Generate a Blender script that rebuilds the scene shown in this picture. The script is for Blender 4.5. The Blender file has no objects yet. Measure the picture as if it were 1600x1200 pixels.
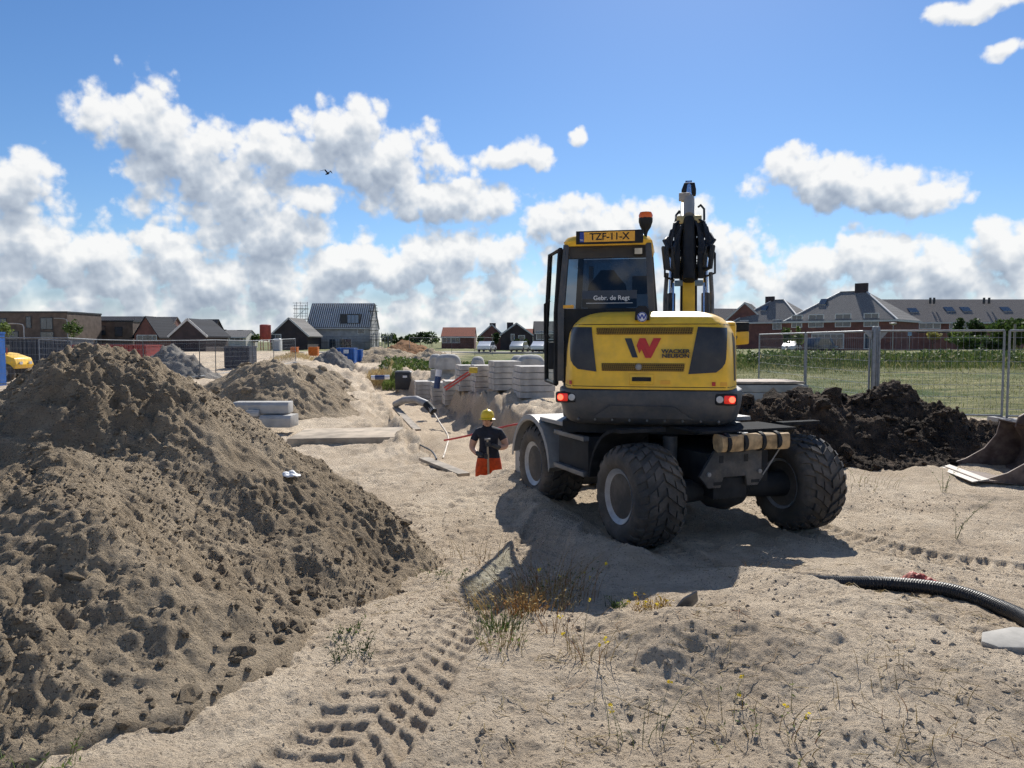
import bpy, math, random
import numpy as np
from mathutils import Matrix, Vector
sc = bpy.context.scene
COL = sc.collection
rnd = random.Random(7)

# ------------------------------------------------------------------ camera
FPX, HC = 1186.0, 2.1
PITCH = math.atan(66 / FPX)
cam_d = bpy.data.cameras.new('camera'); cam = bpy.data.objects.new('camera', cam_d); COL.objects.link(cam)
cam.location = (0, 0, HC); cam.rotation_euler = (math.pi / 2 - PITCH, 0, 0)
cam_d.sensor_width = 36; cam_d.lens = 36 * FPX / 1600
cam_d.clip_start = 0.05; cam_d.clip_end = 9000
sc.camera = cam

def ray(px, py):
    u = (px - 800) / FPX; v = (600 - py) / FPX
    return (u, math.cos(PITCH) + v * math.sin(PITCH), -math.sin(PITCH) + v * math.cos(PITCH))
def at(px, py, Y):
    d = ray(px, py); t = Y / d[1]
    return Vector((d[0] * t, Y, HC + d[2] * t))
def gp(px, py, z=0.0):
    d = ray(px, py); t = (z - HC) / d[2]
    return Vector((d[0] * t, d[1] * t, z))

# ------------------------------------------------------------------ light and sky
SUN_EL, SUN_AZ = math.radians(40), math.radians(14)
sun_d = bpy.data.lights.new('sun', 'SUN'); sun = bpy.data.objects.new('sun', sun_d); COL.objects.link(sun)
sun_d.energy = 4.6; sun_d.angle = math.radians(0.53); sun_d.color = (1.0, 0.95, 0.87)
to_sun = Vector((math.sin(SUN_AZ) * math.cos(SUN_EL), math.cos(SUN_AZ) * math.cos(SUN_EL), math.sin(SUN_EL)))
sun.rotation_euler = to_sun.to_track_quat('Z', 'Y').to_euler()
sc.view_settings.view_transform = 'Standard'; sc.view_settings.look = 'None'
sc.view_settings.exposure = 0.50; sc.view_settings.gamma = 1.0
sc.cycles.max_bounces = 6; sc.cycles.diffuse_bounces = 3; sc.cycles.glossy_bounces = 3
sc.cycles.transmission_bounces = 5; sc.cycles.transparent_max_bounces = 12
sc.cycles.use_adaptive_sampling = True; sc.cycles.adaptive_threshold = 0.02; sc.cycles.adaptive_min_samples = 8
sc.cycles.use_denoising = True; sc.cycles.denoising_prefilter = 'NONE'; sc.cycles.denoising_input_passes = 'RGB_ALBEDO_NORMAL'; sc.cycles.sample_clamp_indirect = 6

world = bpy.data.worlds.new('World'); sc.world = world; world.use_nodes = True
wt = world.node_tree; wt.nodes.clear()

def mk(t, typ, **kw):
    n = t.nodes.new(typ)
    for k, v in kw.items():
        if k.startswith('i_'):
            n.inputs[int(k[2:])].default_value = v
        else:
            setattr(n, k, v)
    return n
def mth(t, op, a, b=None, c=None, clamp=False):
    n = t.nodes.new('ShaderNodeMath'); n.operation = op; n.use_clamp = clamp
    for i, v in enumerate((a, b, c)):
        if v is None: continue
        if hasattr(v, 'links') or hasattr(v, 'is_output'): t.links.new(v, n.inputs[i])
        else: n.inputs[i].default_value = v
    return n.outputs[0]
def vmt(t, op, a, b=None, c=None, out=0):
    n = t.nodes.new('ShaderNodeVectorMath'); n.operation = op
    for i, v in enumerate((a, b, c)):
        if v is None: continue
        if hasattr(v, 'is_output'): t.links.new(v, n.inputs[i])
        else: n.inputs[i].default_value = v
    return n.outputs[out]
def smooth(t, x, lo, hi):
    n = t.nodes.new('ShaderNodeMapRange'); n.interpolation_type = 'SMOOTHSTEP'; n.clamp = True
    t.links.new(x, n.inputs[0]); n.inputs[1].default_value = lo; n.inputs[2].default_value = hi
    return n.outputs[0]
def mixc(t, f, a, b):
    n = t.nodes.new('ShaderNodeMix'); n.data_type = 'RGBA'
    if hasattr(f, 'is_output'): t.links.new(f, n.inputs[0])
    else: n.inputs[0].default_value = f
    for i, v in ((6, a), (7, b)):
        if hasattr(v, 'is_output'): t.links.new(v, n.inputs[i])
        else: n.inputs[i].default_value = (*v, 1) if len(v) == 3 else v
    return n.outputs[2]

# cumulus: (azimuth deg, elevation deg, radius az, radius el)
def azel(px, py):
    d = Vector(ray(px, py)).normalized()
    return math.degrees(math.atan2(d.x, d.y)), math.degrees(math.asin(d.z))
BL = [(230, 210, 82, 62), (300, 250, 110, 55), (205, 180, 48, 34), (430, 235, 65, 40), (545, 215, 80, 50), (600, 255, 115, 55), (700, 315, 120, 34),
      (490, 305, 60, 24), (350, 315, 115, 45), (420, 370, 120, 45), (245, 375, 35, 20), (35, 305, 42, 55), (40, 385, 100, 60), (130, 405, 90, 40), (150, 440, 90, 30),
      (330, 430, 200, 48), (560, 425, 210, 50), (720, 400, 120, 45), (870, 345, 60, 38), (930, 370, 120, 48), (1050, 345, 70, 30), (1120, 420, 75, 60),
      (1250, 270, 60, 36), (1330, 290, 120, 36), (1420, 312, 60, 22), (800, 243, 60, 18), (838, 240, 30, 22), (1545, 6, 62, 14), (1265, 420, 55, 42), (1380, 405, 95, 44),
      (1480, 425, 110, 50), (1565, 400, 45, 48), (1570, 78, 30, 10), (905, 215, 18, 13)]
grp = bpy.data.node_groups.new('cloud_field', 'ShaderNodeTree')
grp.interface.new_socket('Vector', in_out='INPUT', socket_type='NodeSocketVector')
grp.interface.new_socket('Soft', in_out='OUTPUT', socket_type='NodeSocketFloat')
grp.interface.new_socket('Fine', in_out='OUTPUT', socket_type='NodeSocketFloat')
g_in = grp.nodes.new('NodeGroupInput'); g_out = grp.nodes.new('NodeGroupOutput')
P0 = g_in.outputs[0]
def gnoise(scale, detail, rough=.5, vec=None):
    n = mk(grp, 'ShaderNodeTexNoise', noise_dimensions='2D'); n.inputs['Scale'].default_value = scale; n.inputs['Detail'].default_value = detail; n.inputs['Roughness'].default_value = rough
    grp.links.new(vec or P0, n.inputs['Vector']); return n
acc = None
wn = gnoise(.30, 3, .55)
warp = vmt(grp, 'MULTIPLY_ADD', wn.outputs['Color'], (1.7, 1.3, 0), vmt(grp, 'ADD', P0, (-0.85, -0.65, 0)))
for (px, py, rx, ry) in BL:
    a0, e0 = azel(px, py)
    k = 1.12 * 57.3 / FPX
    ra, re = rx * k, ry * k
    s = vmt(grp, 'MULTIPLY_ADD', warp, (1 / ra, 1 / re, 0), (-a0 / ra, -e0 / re, 0))
    d2 = vmt(grp, 'DOT_PRODUCT', s, s, out=1)
    acc = d2 if acc is None else mth(grp, 'MINIMUM', acc, d2)
blob = mth(grp, 'SUBTRACT', 1.0, mth(grp, 'MINIMUM', mth(grp, 'POWER', acc, .7), 3.0))
sep = mk(grp, 'ShaderNodeSeparateXYZ'); grp.links.new(P0, sep.inputs[0])
bn = gnoise(.11, 2)
bank = mth(grp, 'MULTIPLY_ADD', bn.outputs[0], 3.6, mth(grp, 'MULTIPLY_ADD', sep.outputs[1], -0.38, 0.0))
bank = mth(grp, 'MINIMUM', bank, 0.55)
far = smooth(grp, mth(grp, 'ABSOLUTE', sep.outputs[0]), 38, 50)
loose = mth(grp, 'ADD', mth(grp, 'MULTIPLY_ADD', bn.outputs[0], 6.0, -3.6), mth(grp, 'MULTIPLY_ADD', far, 2.0, -2.0))
fld = mth(grp, 'MAXIMUM', mth(grp, 'MAXIMUM', blob, bank), mth(grp, 'MINIMUM', loose, 0.8))
nl = gnoise(.42, 3.0, .5)
wv = vmt(grp, 'MULTIPLY_ADD', nl.outputs['Color'], (1.1, 1.1, 0), P0)
vo = mk(grp, 'ShaderNodeTexVoronoi', voronoi_dimensions='2D', feature='F1'); vo.inputs['Scale'].default_value = .48
grp.links.new(wv, vo.inputs['Vector'])
vo2 = mk(grp, 'ShaderNodeTexVoronoi', voronoi_dimensions='2D', feature='F1'); vo2.inputs['Scale'].default_value = 1.7
wv2 = vmt(grp, 'MULTIPLY_ADD', gnoise(1.6, 2).outputs['Color'], (.5, .5, 0), P0)
grp.links.new(wv2, vo2.inputs['Vector'])
soft = mth(grp, 'ADD', fld, mth(grp, 'MULTIPLY', mth(grp, 'SUBTRACT', nl.outputs[0], 0.5), 1.2))
soft = mth(grp, 'ADD', soft, mth(grp, 'MULTIPLY', mth(grp, 'SUBTRACT', 0.45, vo.outputs[0]), 0.95))
soft = mth(grp, 'ADD', soft, mth(grp, 'MULTIPLY', mth(grp, 'SUBTRACT', 0.42, vo2.outputs[0]), 0.26))
fine = mth(grp, 'ADD', soft, mth(grp, 'MULTIPLY', mth(grp, 'SUBTRACT', gnoise(1.3, 6, .56).outputs[0], 0.5), 0.62))
grp.links.new(soft, g_out.inputs[0]); grp.links.new(fine, g_out.inputs[1])

tc = mk(wt, 'ShaderNodeTexCoord')
sx = mk(wt, 'ShaderNodeSeparateXYZ'); wt.links.new(tc.outputs['Generated'], sx.inputs[0])
az = mth(wt, 'MULTIPLY', mth(wt, 'ARCTAN2', sx.outputs[0], sx.outputs[1]), 57.2958)
el = mth(wt, 'MULTIPLY', mth(wt, 'ARCSINE', sx.outputs[2]), 57.2958)
cx = mk(wt, 'ShaderNodeCombineXYZ'); wt.links.new(az, cx.inputs[0]); wt.links.new(el, cx.inputs[1])
def field(off):
    g = wt.nodes.new('ShaderNodeGroup'); g.node_tree = grp
    wt.links.new(vmt(wt, 'ADD', cx.outputs[0], off), g.inputs[0])
    return g.outputs
D0, D1, D2 = field((0, 0, 0)), field((0.10, 0.45, 0)), field((0.3, 1.7, 0))
mask = smooth(wt, D0[1], -0.10, 0.55)
low = mth(wt, 'MULTIPLY', mth(wt, 'SUBTRACT', 1.0, smooth(wt, el, 0.5, 6.5)), 0.92)
mask = mth(wt, 'MAXIMUM', mask, low)
relief = mth(wt, 'MULTIPLY', mth(wt, 'SUBTRACT', D0[0], D1[0]), 0.26)
fr = mth(wt, 'MULTIPLY', mth(wt, 'SUBTRACT', D0[1], D1[1]), 0.04)
body = mth(wt, 'MULTIPLY', smooth(wt, D2[0], -0.05, 1.25), -0.46)
lit = mth(wt, 'ADD', mth(wt, 'ADD', relief, body), mth(wt, 'ADD', fr, 0.96))
lit = mth(wt, 'MINIMUM', mth(wt, 'MAXIMUM', lit, 0.36), 1.04)
cr = mk(wt, 'ShaderNodeValToRGB'); wt.links.new(lit, cr.inputs[0])
els = cr.color_ramp.elements
els[0].position = 0.36; els[0].color = (0.33, 0.39, 0.49, 1); els[1].position = 1.0; els[1].color = (0.97, 0.97, 0.96, 1)
e = els.new(0.66); e.color = (0.56, 0.62, 0.70, 1)
sky = mk(wt, 'ShaderNodeTexSky', sky_type='NISHITA', sun_disc=False)
sky.sun_elevation = SUN_EL; sky.sun_rotation = SUN_AZ; sky.altitude = 0; sky.air_density = 1.0; sky.dust_density = 0.2; sky.ozone_density = 3.0
bg1 = mk(wt, 'ShaderNodeBackground'); 
hs = mk(wt, 'ShaderNodeHueSaturation'); hs.inputs['Saturation'].default_value = 1.12; wt.links.new(sky.outputs[0], hs.inputs['Color'])
tint = vmt(wt, 'MULTIPLY', hs.outputs[0], (.80, .93, 1.10))
wt.links.new(tint, bg1.inputs[0]); bg1.inputs[1].default_value = 0.070
bg2 = mk(wt, 'ShaderNodeBackground'); wt.links.new(cr.outputs[0], bg2.inputs[0]); bg2.inputs[1].default_value = 0.70
mx = mk(wt, 'ShaderNodeMixShader')
above = smooth(wt, el, -0.5, 1.0)
wt.links.new(mth(wt, 'MULTIPLY', mth(wt, 'MULTIPLY', mask, above), 0.97), mx.inputs[0])
wt.links.new(bg1.outputs[0], mx.inputs[1]); wt.links.new(bg2.outputs[0], mx.inputs[2])
wo = mk(wt, 'ShaderNodeOutputWorld'); wt.links.new(mx.outputs[0], wo.inputs[0])
try:
    world.cycles.sampling_method = 'MANUAL'; world.cycles.sample_map_resolution = 512
except Exception: pass

# ------------------------------------------------------------------ helpers: materials
MATS = {}
def mat(name, color, rough=0.7, metal=0.0, noise=0.12, scale=6.0, bump=0.0, bscale=40.0, spec=0.5, emit=None, estr=0.0, dust=0.0, trans=0.0, alpha=1.0, coat=0.0, color2=None, detail=6):
    if name in MATS: return MATS[name]
    m = bpy.data.materials.new(name); m.use_nodes = True
    t = m.node_tree; b = t.nodes['Principled BSDF']
    tcn = t.nodes.new('ShaderNodeTexCoord')
    nz = t.nodes.new('ShaderNodeTexNoise'); nz.inputs['Scale'].default_value = scale; nz.inputs['Detail'].default_value = detail; nz.inputs['Roughness'].default_value = 0.6
    t.links.new(tcn.outputs['Object'], nz.inputs['Vector'])
    c2 = color2 if color2 else tuple(c * (1 - 2.2 * noise) for c in color)
    f = smooth(t, nz.outputs[0], 0.3, 0.7)
    colr = mixc(t, f, c2, tuple(min(1, c * (1 + noise * .6)) for c in color))
    if dust > 0:
        nd = t.nodes.new('ShaderNodeTexNoise'); nd.inputs['Scale'].default_value = 2.3; nd.inputs['Detail'].default_value = 9; nd.inputs['Roughness'].default_value = .72
        t.links.new(tcn.outputs['Object'], nd.inputs['Vector'])
        colr = mixc(t, mth(t, 'MULTIPLY', smooth(t, nd.outputs[0], .40, .72), dust), colr, (.34, .28, .21))
    t.links.new(colr, b.inputs['Base Color'])
    rr = mth(t, 'MULTIPLY_ADD', nz.outputs[0], 0.16, rough - 0.08, clamp=True)
    t.links.new(rr, b.inputs['Roughness'])
    b.inputs['Metallic'].default_value = metal; b.inputs['Specular IOR Level'].default_value = spec
    b.inputs['Transmission Weight'].default_value = trans; b.inputs['Alpha'].default_value = alpha; b.inputs['Coat Weight'].default_value = coat
    if emit: b.inputs['Emission Color'].default_value = (*emit, 1); b.inputs['Emission Strength'].default_value = estr
    if bump > 0:
        nb = t.nodes.new('ShaderNodeTexNoise'); nb.inputs['Scale'].default_value = bscale; nb.inputs['Detail'].default_value = 8; nb.inputs['Roughness'].default_value = 0.65
        t.links.new(tcn.outputs['Object'], nb.inputs['Vector'])
        bp = t.nodes.new('ShaderNodeBump'); bp.inputs['Strength'].default_value = min(1, bump * 10); bp.inputs['Distance'].default_value = bump
        t.links.new(nb.outputs[0], bp.inputs['Height']); t.links.new(bp.outputs[0], b.inputs['Normal'])
    MATS[name] = m
    return m

# ------------------------------------------------------------------ helpers: objects and meshes
def tag(o, label, cat, group=None, kind=None):
    if label: o['label'] = label
    if cat: o['category'] = cat; o['kind'] = kind or 'thing'
    if group: o['group'] = group
    if kind: o['kind'] = kind
    return o
def empty(name, loc, label=None, cat=None, group=None, rz=0.0):
    o = bpy.data.objects.new(name, None); COL.objects.link(o); o.location = loc; o.rotation_euler = (0, 0, rz)
    o.empty_display_size = 0.1
    return tag(o, label, cat, group)
def link(name, me, m=None, parent=None, loc=None):
    o = bpy.data.objects.new(name, me); COL.objects.link(o)
    if m and not me.materials: me.materials.append(m)
    if parent: o.parent = parent
    if loc is not None: o.location = loc
    return o
def copy_tree(o, parent=None):
    c = o.copy(); COL.objects.link(c)
    if parent: c.parent = parent
    for ch in list(o.children): copy_tree(ch, c)
    return c
class MB:
    def __init__(s, M=None): s.v = []; s.f = []; s.M = M or Matrix.Identity(4)
    def add(s, vs, fs):
        n = len(s.v); M = s.M
        s.v += [tuple(M @ Vector(p)) for p in vs]; s.f += [tuple(i + n for i in f) for f in fs]
        return s
    def box(s, x0, x1, y0, y1, z0, z1):
        return s.add([(x0, y0, z0), (x1, y0, z0), (x1, y1, z0), (x0, y1, z0), (x0, y0, z1), (x1, y0, z1), (x1, y1, z1), (x0, y1, z1)],
                     [(3, 2, 1, 0), (4, 5, 6, 7), (0, 1, 5, 4), (1, 2, 6, 5), (2, 3, 7, 6), (3, 0, 4, 7)])
    def prism(s, poly, axis, a, b):
        n = len(poly)
        def p3(q, t):
            return {'x': (t, q[0], q[1]), 'y': (q[0], t, q[1]), 'z': (q[0], q[1], t)}[axis]
        vs = [p3(q, a) for q in poly] + [p3(q, b) for q in poly]
        return s.add(vs, [tuple(range(n))[::-1], tuple(range(n, 2 * n))] + [(i, (i + 1) % n, n + (i + 1) % n, n + i) for i in range(n)])
    def loft(s, rings, cap=True, closed=True):
        n = len(rings[0]); vs = [p for r in rings for p in r]; fs = []
        for k in range(len(rings) - 1):
            for i in range(n if closed else n - 1):
                j = (i + 1) % n
                fs.append((k * n + i, k * n + j, (k + 1) * n + j, (k + 1) * n + i))
        if cap and closed:
            fs.append(tuple(range(n))[::-1]); fs.append(tuple(range((len(rings) - 1) * n, len(rings) * n)))
        return s.add(vs, fs)
    def tube(s, pts, r, n=8, cap=True):
        pts = [Vector(p) for p in pts]; rings = []; prev = None
        for i, p in enumerate(pts):
            d = (pts[min(i + 1, len(pts) - 1)] - pts[max(i - 1, 0)]).normalized()
            if prev is None:
                a = d.orthogonal().normalized()
            else:
                a = (prev - d * prev.dot(d)); a = a.normalized() if a.length > 1e-6 else d.orthogonal().normalized()
            prev = a; b = d.cross(a); rr = r[i] if isinstance(r, (list, tuple)) else r
            rings.append([tuple(p + (a * math.cos(2 * math.pi * k / n) + b * math.sin(2 * math.pi * k / n)) * rr) for k in range(n)])
        return s.loft(rings, cap)
    def bar(s, a, b, w, h=None):
        a, b = Vector(a), Vector(b); d = (b - a).normalized(); h = h or w
        up = Vector((0, 0, 1)) if abs(d.z) < .95 else Vector((0, 1, 0))
        x = d.cross(up).normalized(); y = x.cross(d)
        q = [(-1, -1), (1, -1), (1, 1), (-1, 1)]
        return s.loft([[tuple(e + x * i * w / 2 + y * j * h / 2) for i, j in q] for e in (a, b)])
    def lathe(s, prof, axis='x', n=32, c=(0, 0, 0)):
        rings = []
        for (t, r) in prof:
            ring = []
            for k in range(n):
                a = 2 * math.pi * k / n; u, w = r * math.cos(a), r * math.sin(a)
                q = {'x': (t, u, w), 'y': (w, t, u), 'z': (u, w, t)}[axis]
                ring.append((q[0] + c[0], q[1] + c[1], q[2] + c[2]))
            rings.append(ring)
        return s.loft(rings, True)
    def mesh(s, name, smooth=False, bevel=None):
        me = bpy.data.meshes.new(name); me.from_pydata(s.v, [], s.f); me.update()
        import bmesh
        bm = bmesh.new(); bm.from_mesh(me)
        bmesh.ops.recalc_face_normals(bm, faces=bm.faces)
        if bevel:
            bmesh.ops.bevel(bm, geom=[e for e in bm.edges if e.is_manifold and e.calc_face_angle(0) > 0.5], offset=bevel, segments=2, affect='EDGES', profile=0.6)
        bm.to_mesh(me); bm.free()
        if smooth:
            me.polygons.foreach_set('use_smooth', [True] * len(me.polygons))
            try: me.set_sharp_from_angle(angle=math.radians(38))
            except Exception: pass
        return me
    def build(s, name, m, parent=None, smooth=False, bevel=None):
        return link(name, s.mesh(name, smooth, bevel), m, parent)

# ------------------------------------------------------------------ numpy noise
def _h(ix, iy, seed):
    n = (ix.astype(np.int64) * 374761393 + iy.astype(np.int64) * 668265263 + seed * 1442695041) & 0xffffffff
    n = ((n ^ (n >> 13)) * 1274126177) & 0xffffffff
    n = (n ^ (n >> 16)) & 0xffffffff
    return n / 4294967295.0
def vn(x, y, seed=0):
    ix, iy = np.floor(x), np.floor(y); fx, fy = x - ix, y - iy
    fx = fx * fx * fx * (fx * (fx * 6 - 15) + 10); fy = fy * fy * fy * (fy * (fy * 6 - 15) + 10)
    a, b, c, d = _h(ix, iy, seed), _h(ix + 1, iy, seed), _h(ix, iy + 1, seed), _h(ix + 1, iy + 1, seed)
    return (a + (b - a) * fx) * (1 - fy) + (c + (d - c) * fx) * fy - 0.5
def fbm(x, y, sc_, octv=4, seed=0, gain=0.5):
    r = 0; a = 1.0; f = 1.0 / sc_
    for o in range(octv):
        r = r + a * vn(x * f + 17.3 * o, y * f - 9.1 * o, seed + o); a *= gain; f *= 2.03
    return r
def lumps(x, y, cell, seed, prob=0.6, rmin=.2, rmax=.5):
    gx, gy = x / cell, y / cell; ix, iy = np.floor(gx), np.floor(gy); r = np.zeros_like(x)
    for i in (-1, 0, 1):
        for j in (-1, 0, 1):
            cx_, cy_ = ix + i, iy + j
            px = cx_ + _h(cx_, cy_, seed); py = cy_ + _h(cx_, cy_, seed + 1)
            q = _h(cx_, cy_, seed + 2); rad = np.where(q < prob, rmin + (rmax - rmin) * (q / prob) ** 2, 0.0)
            d2 = rad * rad - (gx - px) ** 2 - (gy - py) ** 2
            r = np.maximum(r, np.sqrt(np.maximum(d2, 0)))
    return r * cell
def sst(a, b, x):
    t = np.clip((x - a) / (b - a), 0, 1); return t * t * (3 - 2 * t)
def seg_d(x, y, pts):
    best = None
    for (x0, y0), (x1, y1) in zip(pts[:-1], pts[1:]):
        dx, dy = x1 - x0, y1 - y0; L2 = dx * dx + dy * dy
        t = np.clip(((x - x0) * dx + (y - y0) * dy) / L2, 0, 1)
        d = np.hypot(x - x0 - t * dx, y - y0 - t * dy)
        best = d if best is None else np.minimum(best, d)
    return best
def grid_mesh(name, X, Y, Z, keep=None, attrs=None):
    nr, nc = X.shape
    co = np.stack([X, Y, Z], -1).reshape(-1, 3).astype(np.float32)
    idx = np.arange(nr * nc).reshape(nr, nc)
    q = np.stack([idx[:-1, :-1], idx[:-1, 1:], idx[1:, 1:], idx[1:, :-1]], -1).reshape(-1, 4)
    if keep is not None:
        k = keep.reshape(-1); q = q[k[q].any(1)]
        used = np.zeros(nr * nc, bool); used[q.reshape(-1)] = True
        remap = np.cumsum(used) - 1; co = co[used]; q = remap[q]
        attrs = {a: v.reshape(-1)[used] for a, v in (attrs or {}).items()}
    me = bpy.data.meshes.new(name)
    me.vertices.add(len(co)); me.vertices.foreach_set('co', co.reshape(-1))
    me.loops.add(len(q) * 4); me.loops.foreach_set('vertex_index', q.reshape(-1).astype(np.int32))
    me.polygons.add(len(q)); me.polygons.foreach_set('loop_start', np.arange(0, len(q) * 4, 4, dtype=np.int32))
    me.update(calc_edges=True)
    me.polygons.foreach_set('use_smooth', np.ones(len(q), bool))
    for a, v in (attrs or {}).items():
        at_ = me.attributes.new(a, 'FLOAT', 'POINT'); at_.data.foreach_set('value', v.reshape(-1).astype(np.float32))
    return me
# ------------------------------------------------------------------ terrain
def lin(y, pts):
    return np.interp(y, [p[0] for p in pts], [p[1] for p in pts])
XL = [(10, -.45), (11.3, -.75), (18.5, -2.75), (38, -7.2), (60, -15), (90, -27)]
XR = [(11.5, -.35), (12.6, .0), (14, .55), (17, 0.95), (21.4, .63), (37.7, -3.6), (60, -12.2), (90, -25)]
TRK = [(-.95, 2.6), (-.69, 3.32), (-.42, 4.93), (.22, 7.3), (.55, 8.8)]
TRK2 = [(1.4, 7.7), (1.7, 6.75), (2.25, 6.2), (3.0, 5.9)]
TRK3 = [(3.25, 8.6), (3.7, 7.5), (4.5, 6.6), (5.6, 6.1)]
def base_z(x, y):
    x = np.asarray(x, float); y = np.asarray(y, float)
    z = 0.33 * (1 - sst(3.8, 7.6, y)) * (1 - .5 * sst(2.5, 5, x))
    z = z + 0.36 * sst(10.5, 15.5, y) * sst(3.5, 8.5, x) * (1 - .0 * y)
    z = z + 0.22 * sst(20, 30, y) * (1 - sst(-9, -4, x))
    z = z + 0.55 * sst(55, 95, y)
    z = z + 0.10 * fbm(x, y, 2.2, 3, 3) + 0.16 * fbm(x, y, 9.0, 2, 5) * sst(10, 30, y)
    def mound(cx, cy, rx, ry, h, rot=0.0):
        c, s = math.cos(rot), math.sin(rot); u = (x - cx) * c + (y - cy) * s; w = -(x - cx) * s + (y - cy) * c
        return h * np.exp(-(u / rx) ** 2 - (w / ry) ** 2)
    z = z + mound(1.15, 4.25, .95, .50, .20, -.15) + mound(2.0, 5.9, .28, .60, .14, .35) + mound(2.45, 5.0, .5, .5, .10)
    z = z + mound(-.35, 10.6, .9, .55, .08) + mound(-.6, 8.8, .6, 1.2, .06)
    d = seg_d(x, y, [(.0, 10.9), (.35, 9.4), (.62, 7.9), (1.0, 7.0)])
    z = z + .17 * np.exp(-(d / .34) ** 2)
    # trench
    t = np.minimum(np.minimum(x - lin(y, XL), lin(y, XR) - x), (y - (11.55 + .55 * np.clip(x + .6, -2, 2))) * .8)
    t = t + .16 * fbm(x, y, .9, 3, 11)
    dep = 1.05 * (1 - sst(30, 75, y) * .75)
    z = z - dep * (sst(0, .36, t) * .88 + .12 * sst(.3, 1.2, t))
    z = z - .55 * np.exp(-((x + 3.15) / .8) ** 2 - ((y - 22.3) / 1.6) ** 2)
    # spoil along the right bank of the trench, soft ridge on the left
    xr = lin(y, XR); k = sst(15, 19, y) * (1 - sst(42, 60, y))
    z = z + k * .32 * np.exp(-((x - xr - .95) / .7) ** 2) * (1 + 1.2 * fbm(x, y, 1.1, 3, 21))
    xl = lin(y, XL); k2 = sst(22, 30, y) * (1 - sst(60, 90, y))
    z = z + k2 * .3 * np.exp(-((x - xl + 1.2) / 1.0) ** 2) * (1 + fbm(x, y, 1.6, 3, 25))
    return z
def track(x, y, pts, wid, depth):
    z = np.zeros_like(x); best = np.full(x.shape, 1e9); acc = 0.0; S_ = np.zeros_like(x); T_ = np.zeros_like(x)
    for (x0, y0), (x1, y1) in zip(pts[:-1], pts[1:]):
        dx, dy = x1 - x0, y1 - y0; L = math.hypot(dx, dy)
        t = np.clip(((x - x0) * dx + (y - y0) * dy) / (L * L), 0, 1)
        ex, ey = x - x0 - t * dx, y - y0 - t * dy; d = np.hypot(ex, ey)
        sgn = np.sign(dx * ey - dy * ex); m = d < best
        best = np.where(m, d, best); S_ = np.where(m, acc + t * L, S_); T_ = np.where(m, d * sgn, T_); acc += L
    inside = 1 - sst(wid * .92, wid * 1.06, best)
    half = np.where(T_ > 0, .5, 0.0)
    ph = (S_ + np.abs(T_) * np.where(T_ > 0, .25, .95)) / .15 + half
    fr = ph - np.floor(ph); pit = sst(.0, .14, fr) * (1 - sst(.62, .80, fr))
    rowgap = (1 - np.exp(-((np.abs(T_) - wid * .52) / .016) ** 2) * .85) * (1 - np.exp(-(T_ / .016) ** 2) * .85)
    fade = np.clip(.85 + .9 * fbm(x, y, .8, 2, 77), .5, 1)
    rim = np.exp(-((best - wid * 1.16) / .06) ** 2) * .02
    return -depth * inside * (.30 + .70 * pit * rowgap * fade) + rim
def ground_z(x, y):
    z = base_z(x, y)
    near = 1 - sst(14, 30, y)
    rough = np.clip(.10 + 2.0 * fbm(x, y, 1.3, 3, 31) + .55 * np.exp(-((x - 1.3) / 1.1) ** 2 - ((y - 4.3) / .6) ** 2) + .35 * sst(-.9, -1.3, x), 0, 1)
    tr = np.minimum(seg_d(x, y, TRK) / .42, np.minimum(seg_d(x, y, TRK2) / .45, seg_d(x, y, TRK3) / .45)); smo = sst(.8, 1.2, tr)
    z = z + near * (.06 * fbm(x, y, .42, 3, 41) * (.4 + .6 * smo) + (.042 * fbm(x, y, .11, 3, 47, .6) * (.18 + rough)) * smo + .012 * fbm(x, y, .035, 2, 49))
    z = z + near * smo * rough * (.4 * lumps(x, y, .16, 51, .3, .06, .24) + .5 * lumps(x, y, .07, 57, .35, .10, .34))
    z = z + near * track(x, y, TRK, .29, .043) + near * .9 * track(x, y, TRK2, .29, .05) + near * track(x, y, TRK3, .29, .05)
    mid = sst(11, 15, y) * (1 - sst(60, 100, y)); tb = np.exp(-(np.minimum(np.abs(x - lin(y, XL)), np.abs(x - lin(y, XR))) / .9) ** 2)
    z = z + mid * tb * (.34 * fbm(x * 1.6 + y * .5, y * .55 - x * .3, .6, 4, 65, .6) + .3 * lumps(x, y, .3, 69, .4, .1, .4))
    z = z + mid * (.12 * fbm(x, y, 1.0, 4, 61, .6) * (1 - .7 * sst(4, 9, x)) + .5 * lumps(x, y, .5, 67, .22, .1, .32) * (1 - sst(2, 6, x)))
    return z
th = np.radians(np.concatenate([np.linspace(-180, -42, 44, endpoint=False), np.linspace(-42, 42, 690, endpoint=False), np.linspace(42, 180, 45)]))
rr_ = np.concatenate([np.linspace(.15, 2.5, 8, endpoint=False), np.geomspace(2.5, 12.5, 490, endpoint=False), np.geomspace(12.5, 95, 210, endpoint=False), np.geomspace(95, 6000, 36)])
Rg, Tg = np.meshgrid(rr_, th, indexing='ij')
GX, GY = Rg * np.sin(Tg), Rg * np.cos(Tg)
GZ = ground_z(GX, GY)
grass = sst(17.3, 18.8, GY + .8 * fbm(GX, GY, 2.0, 3, 91)) * sst(4.5, 6.5, GX)
grass = np.maximum(grass, sst(48, 56, GY + 4 * fbm(GX, GY, 6, 2, 93)) * sst(-9, -4, GX))
grass = np.maximum(grass, sst(95, 120, GY))
tw = np.minimum(GX - lin(GY, XL), lin(GY, XR) - GX)
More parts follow.
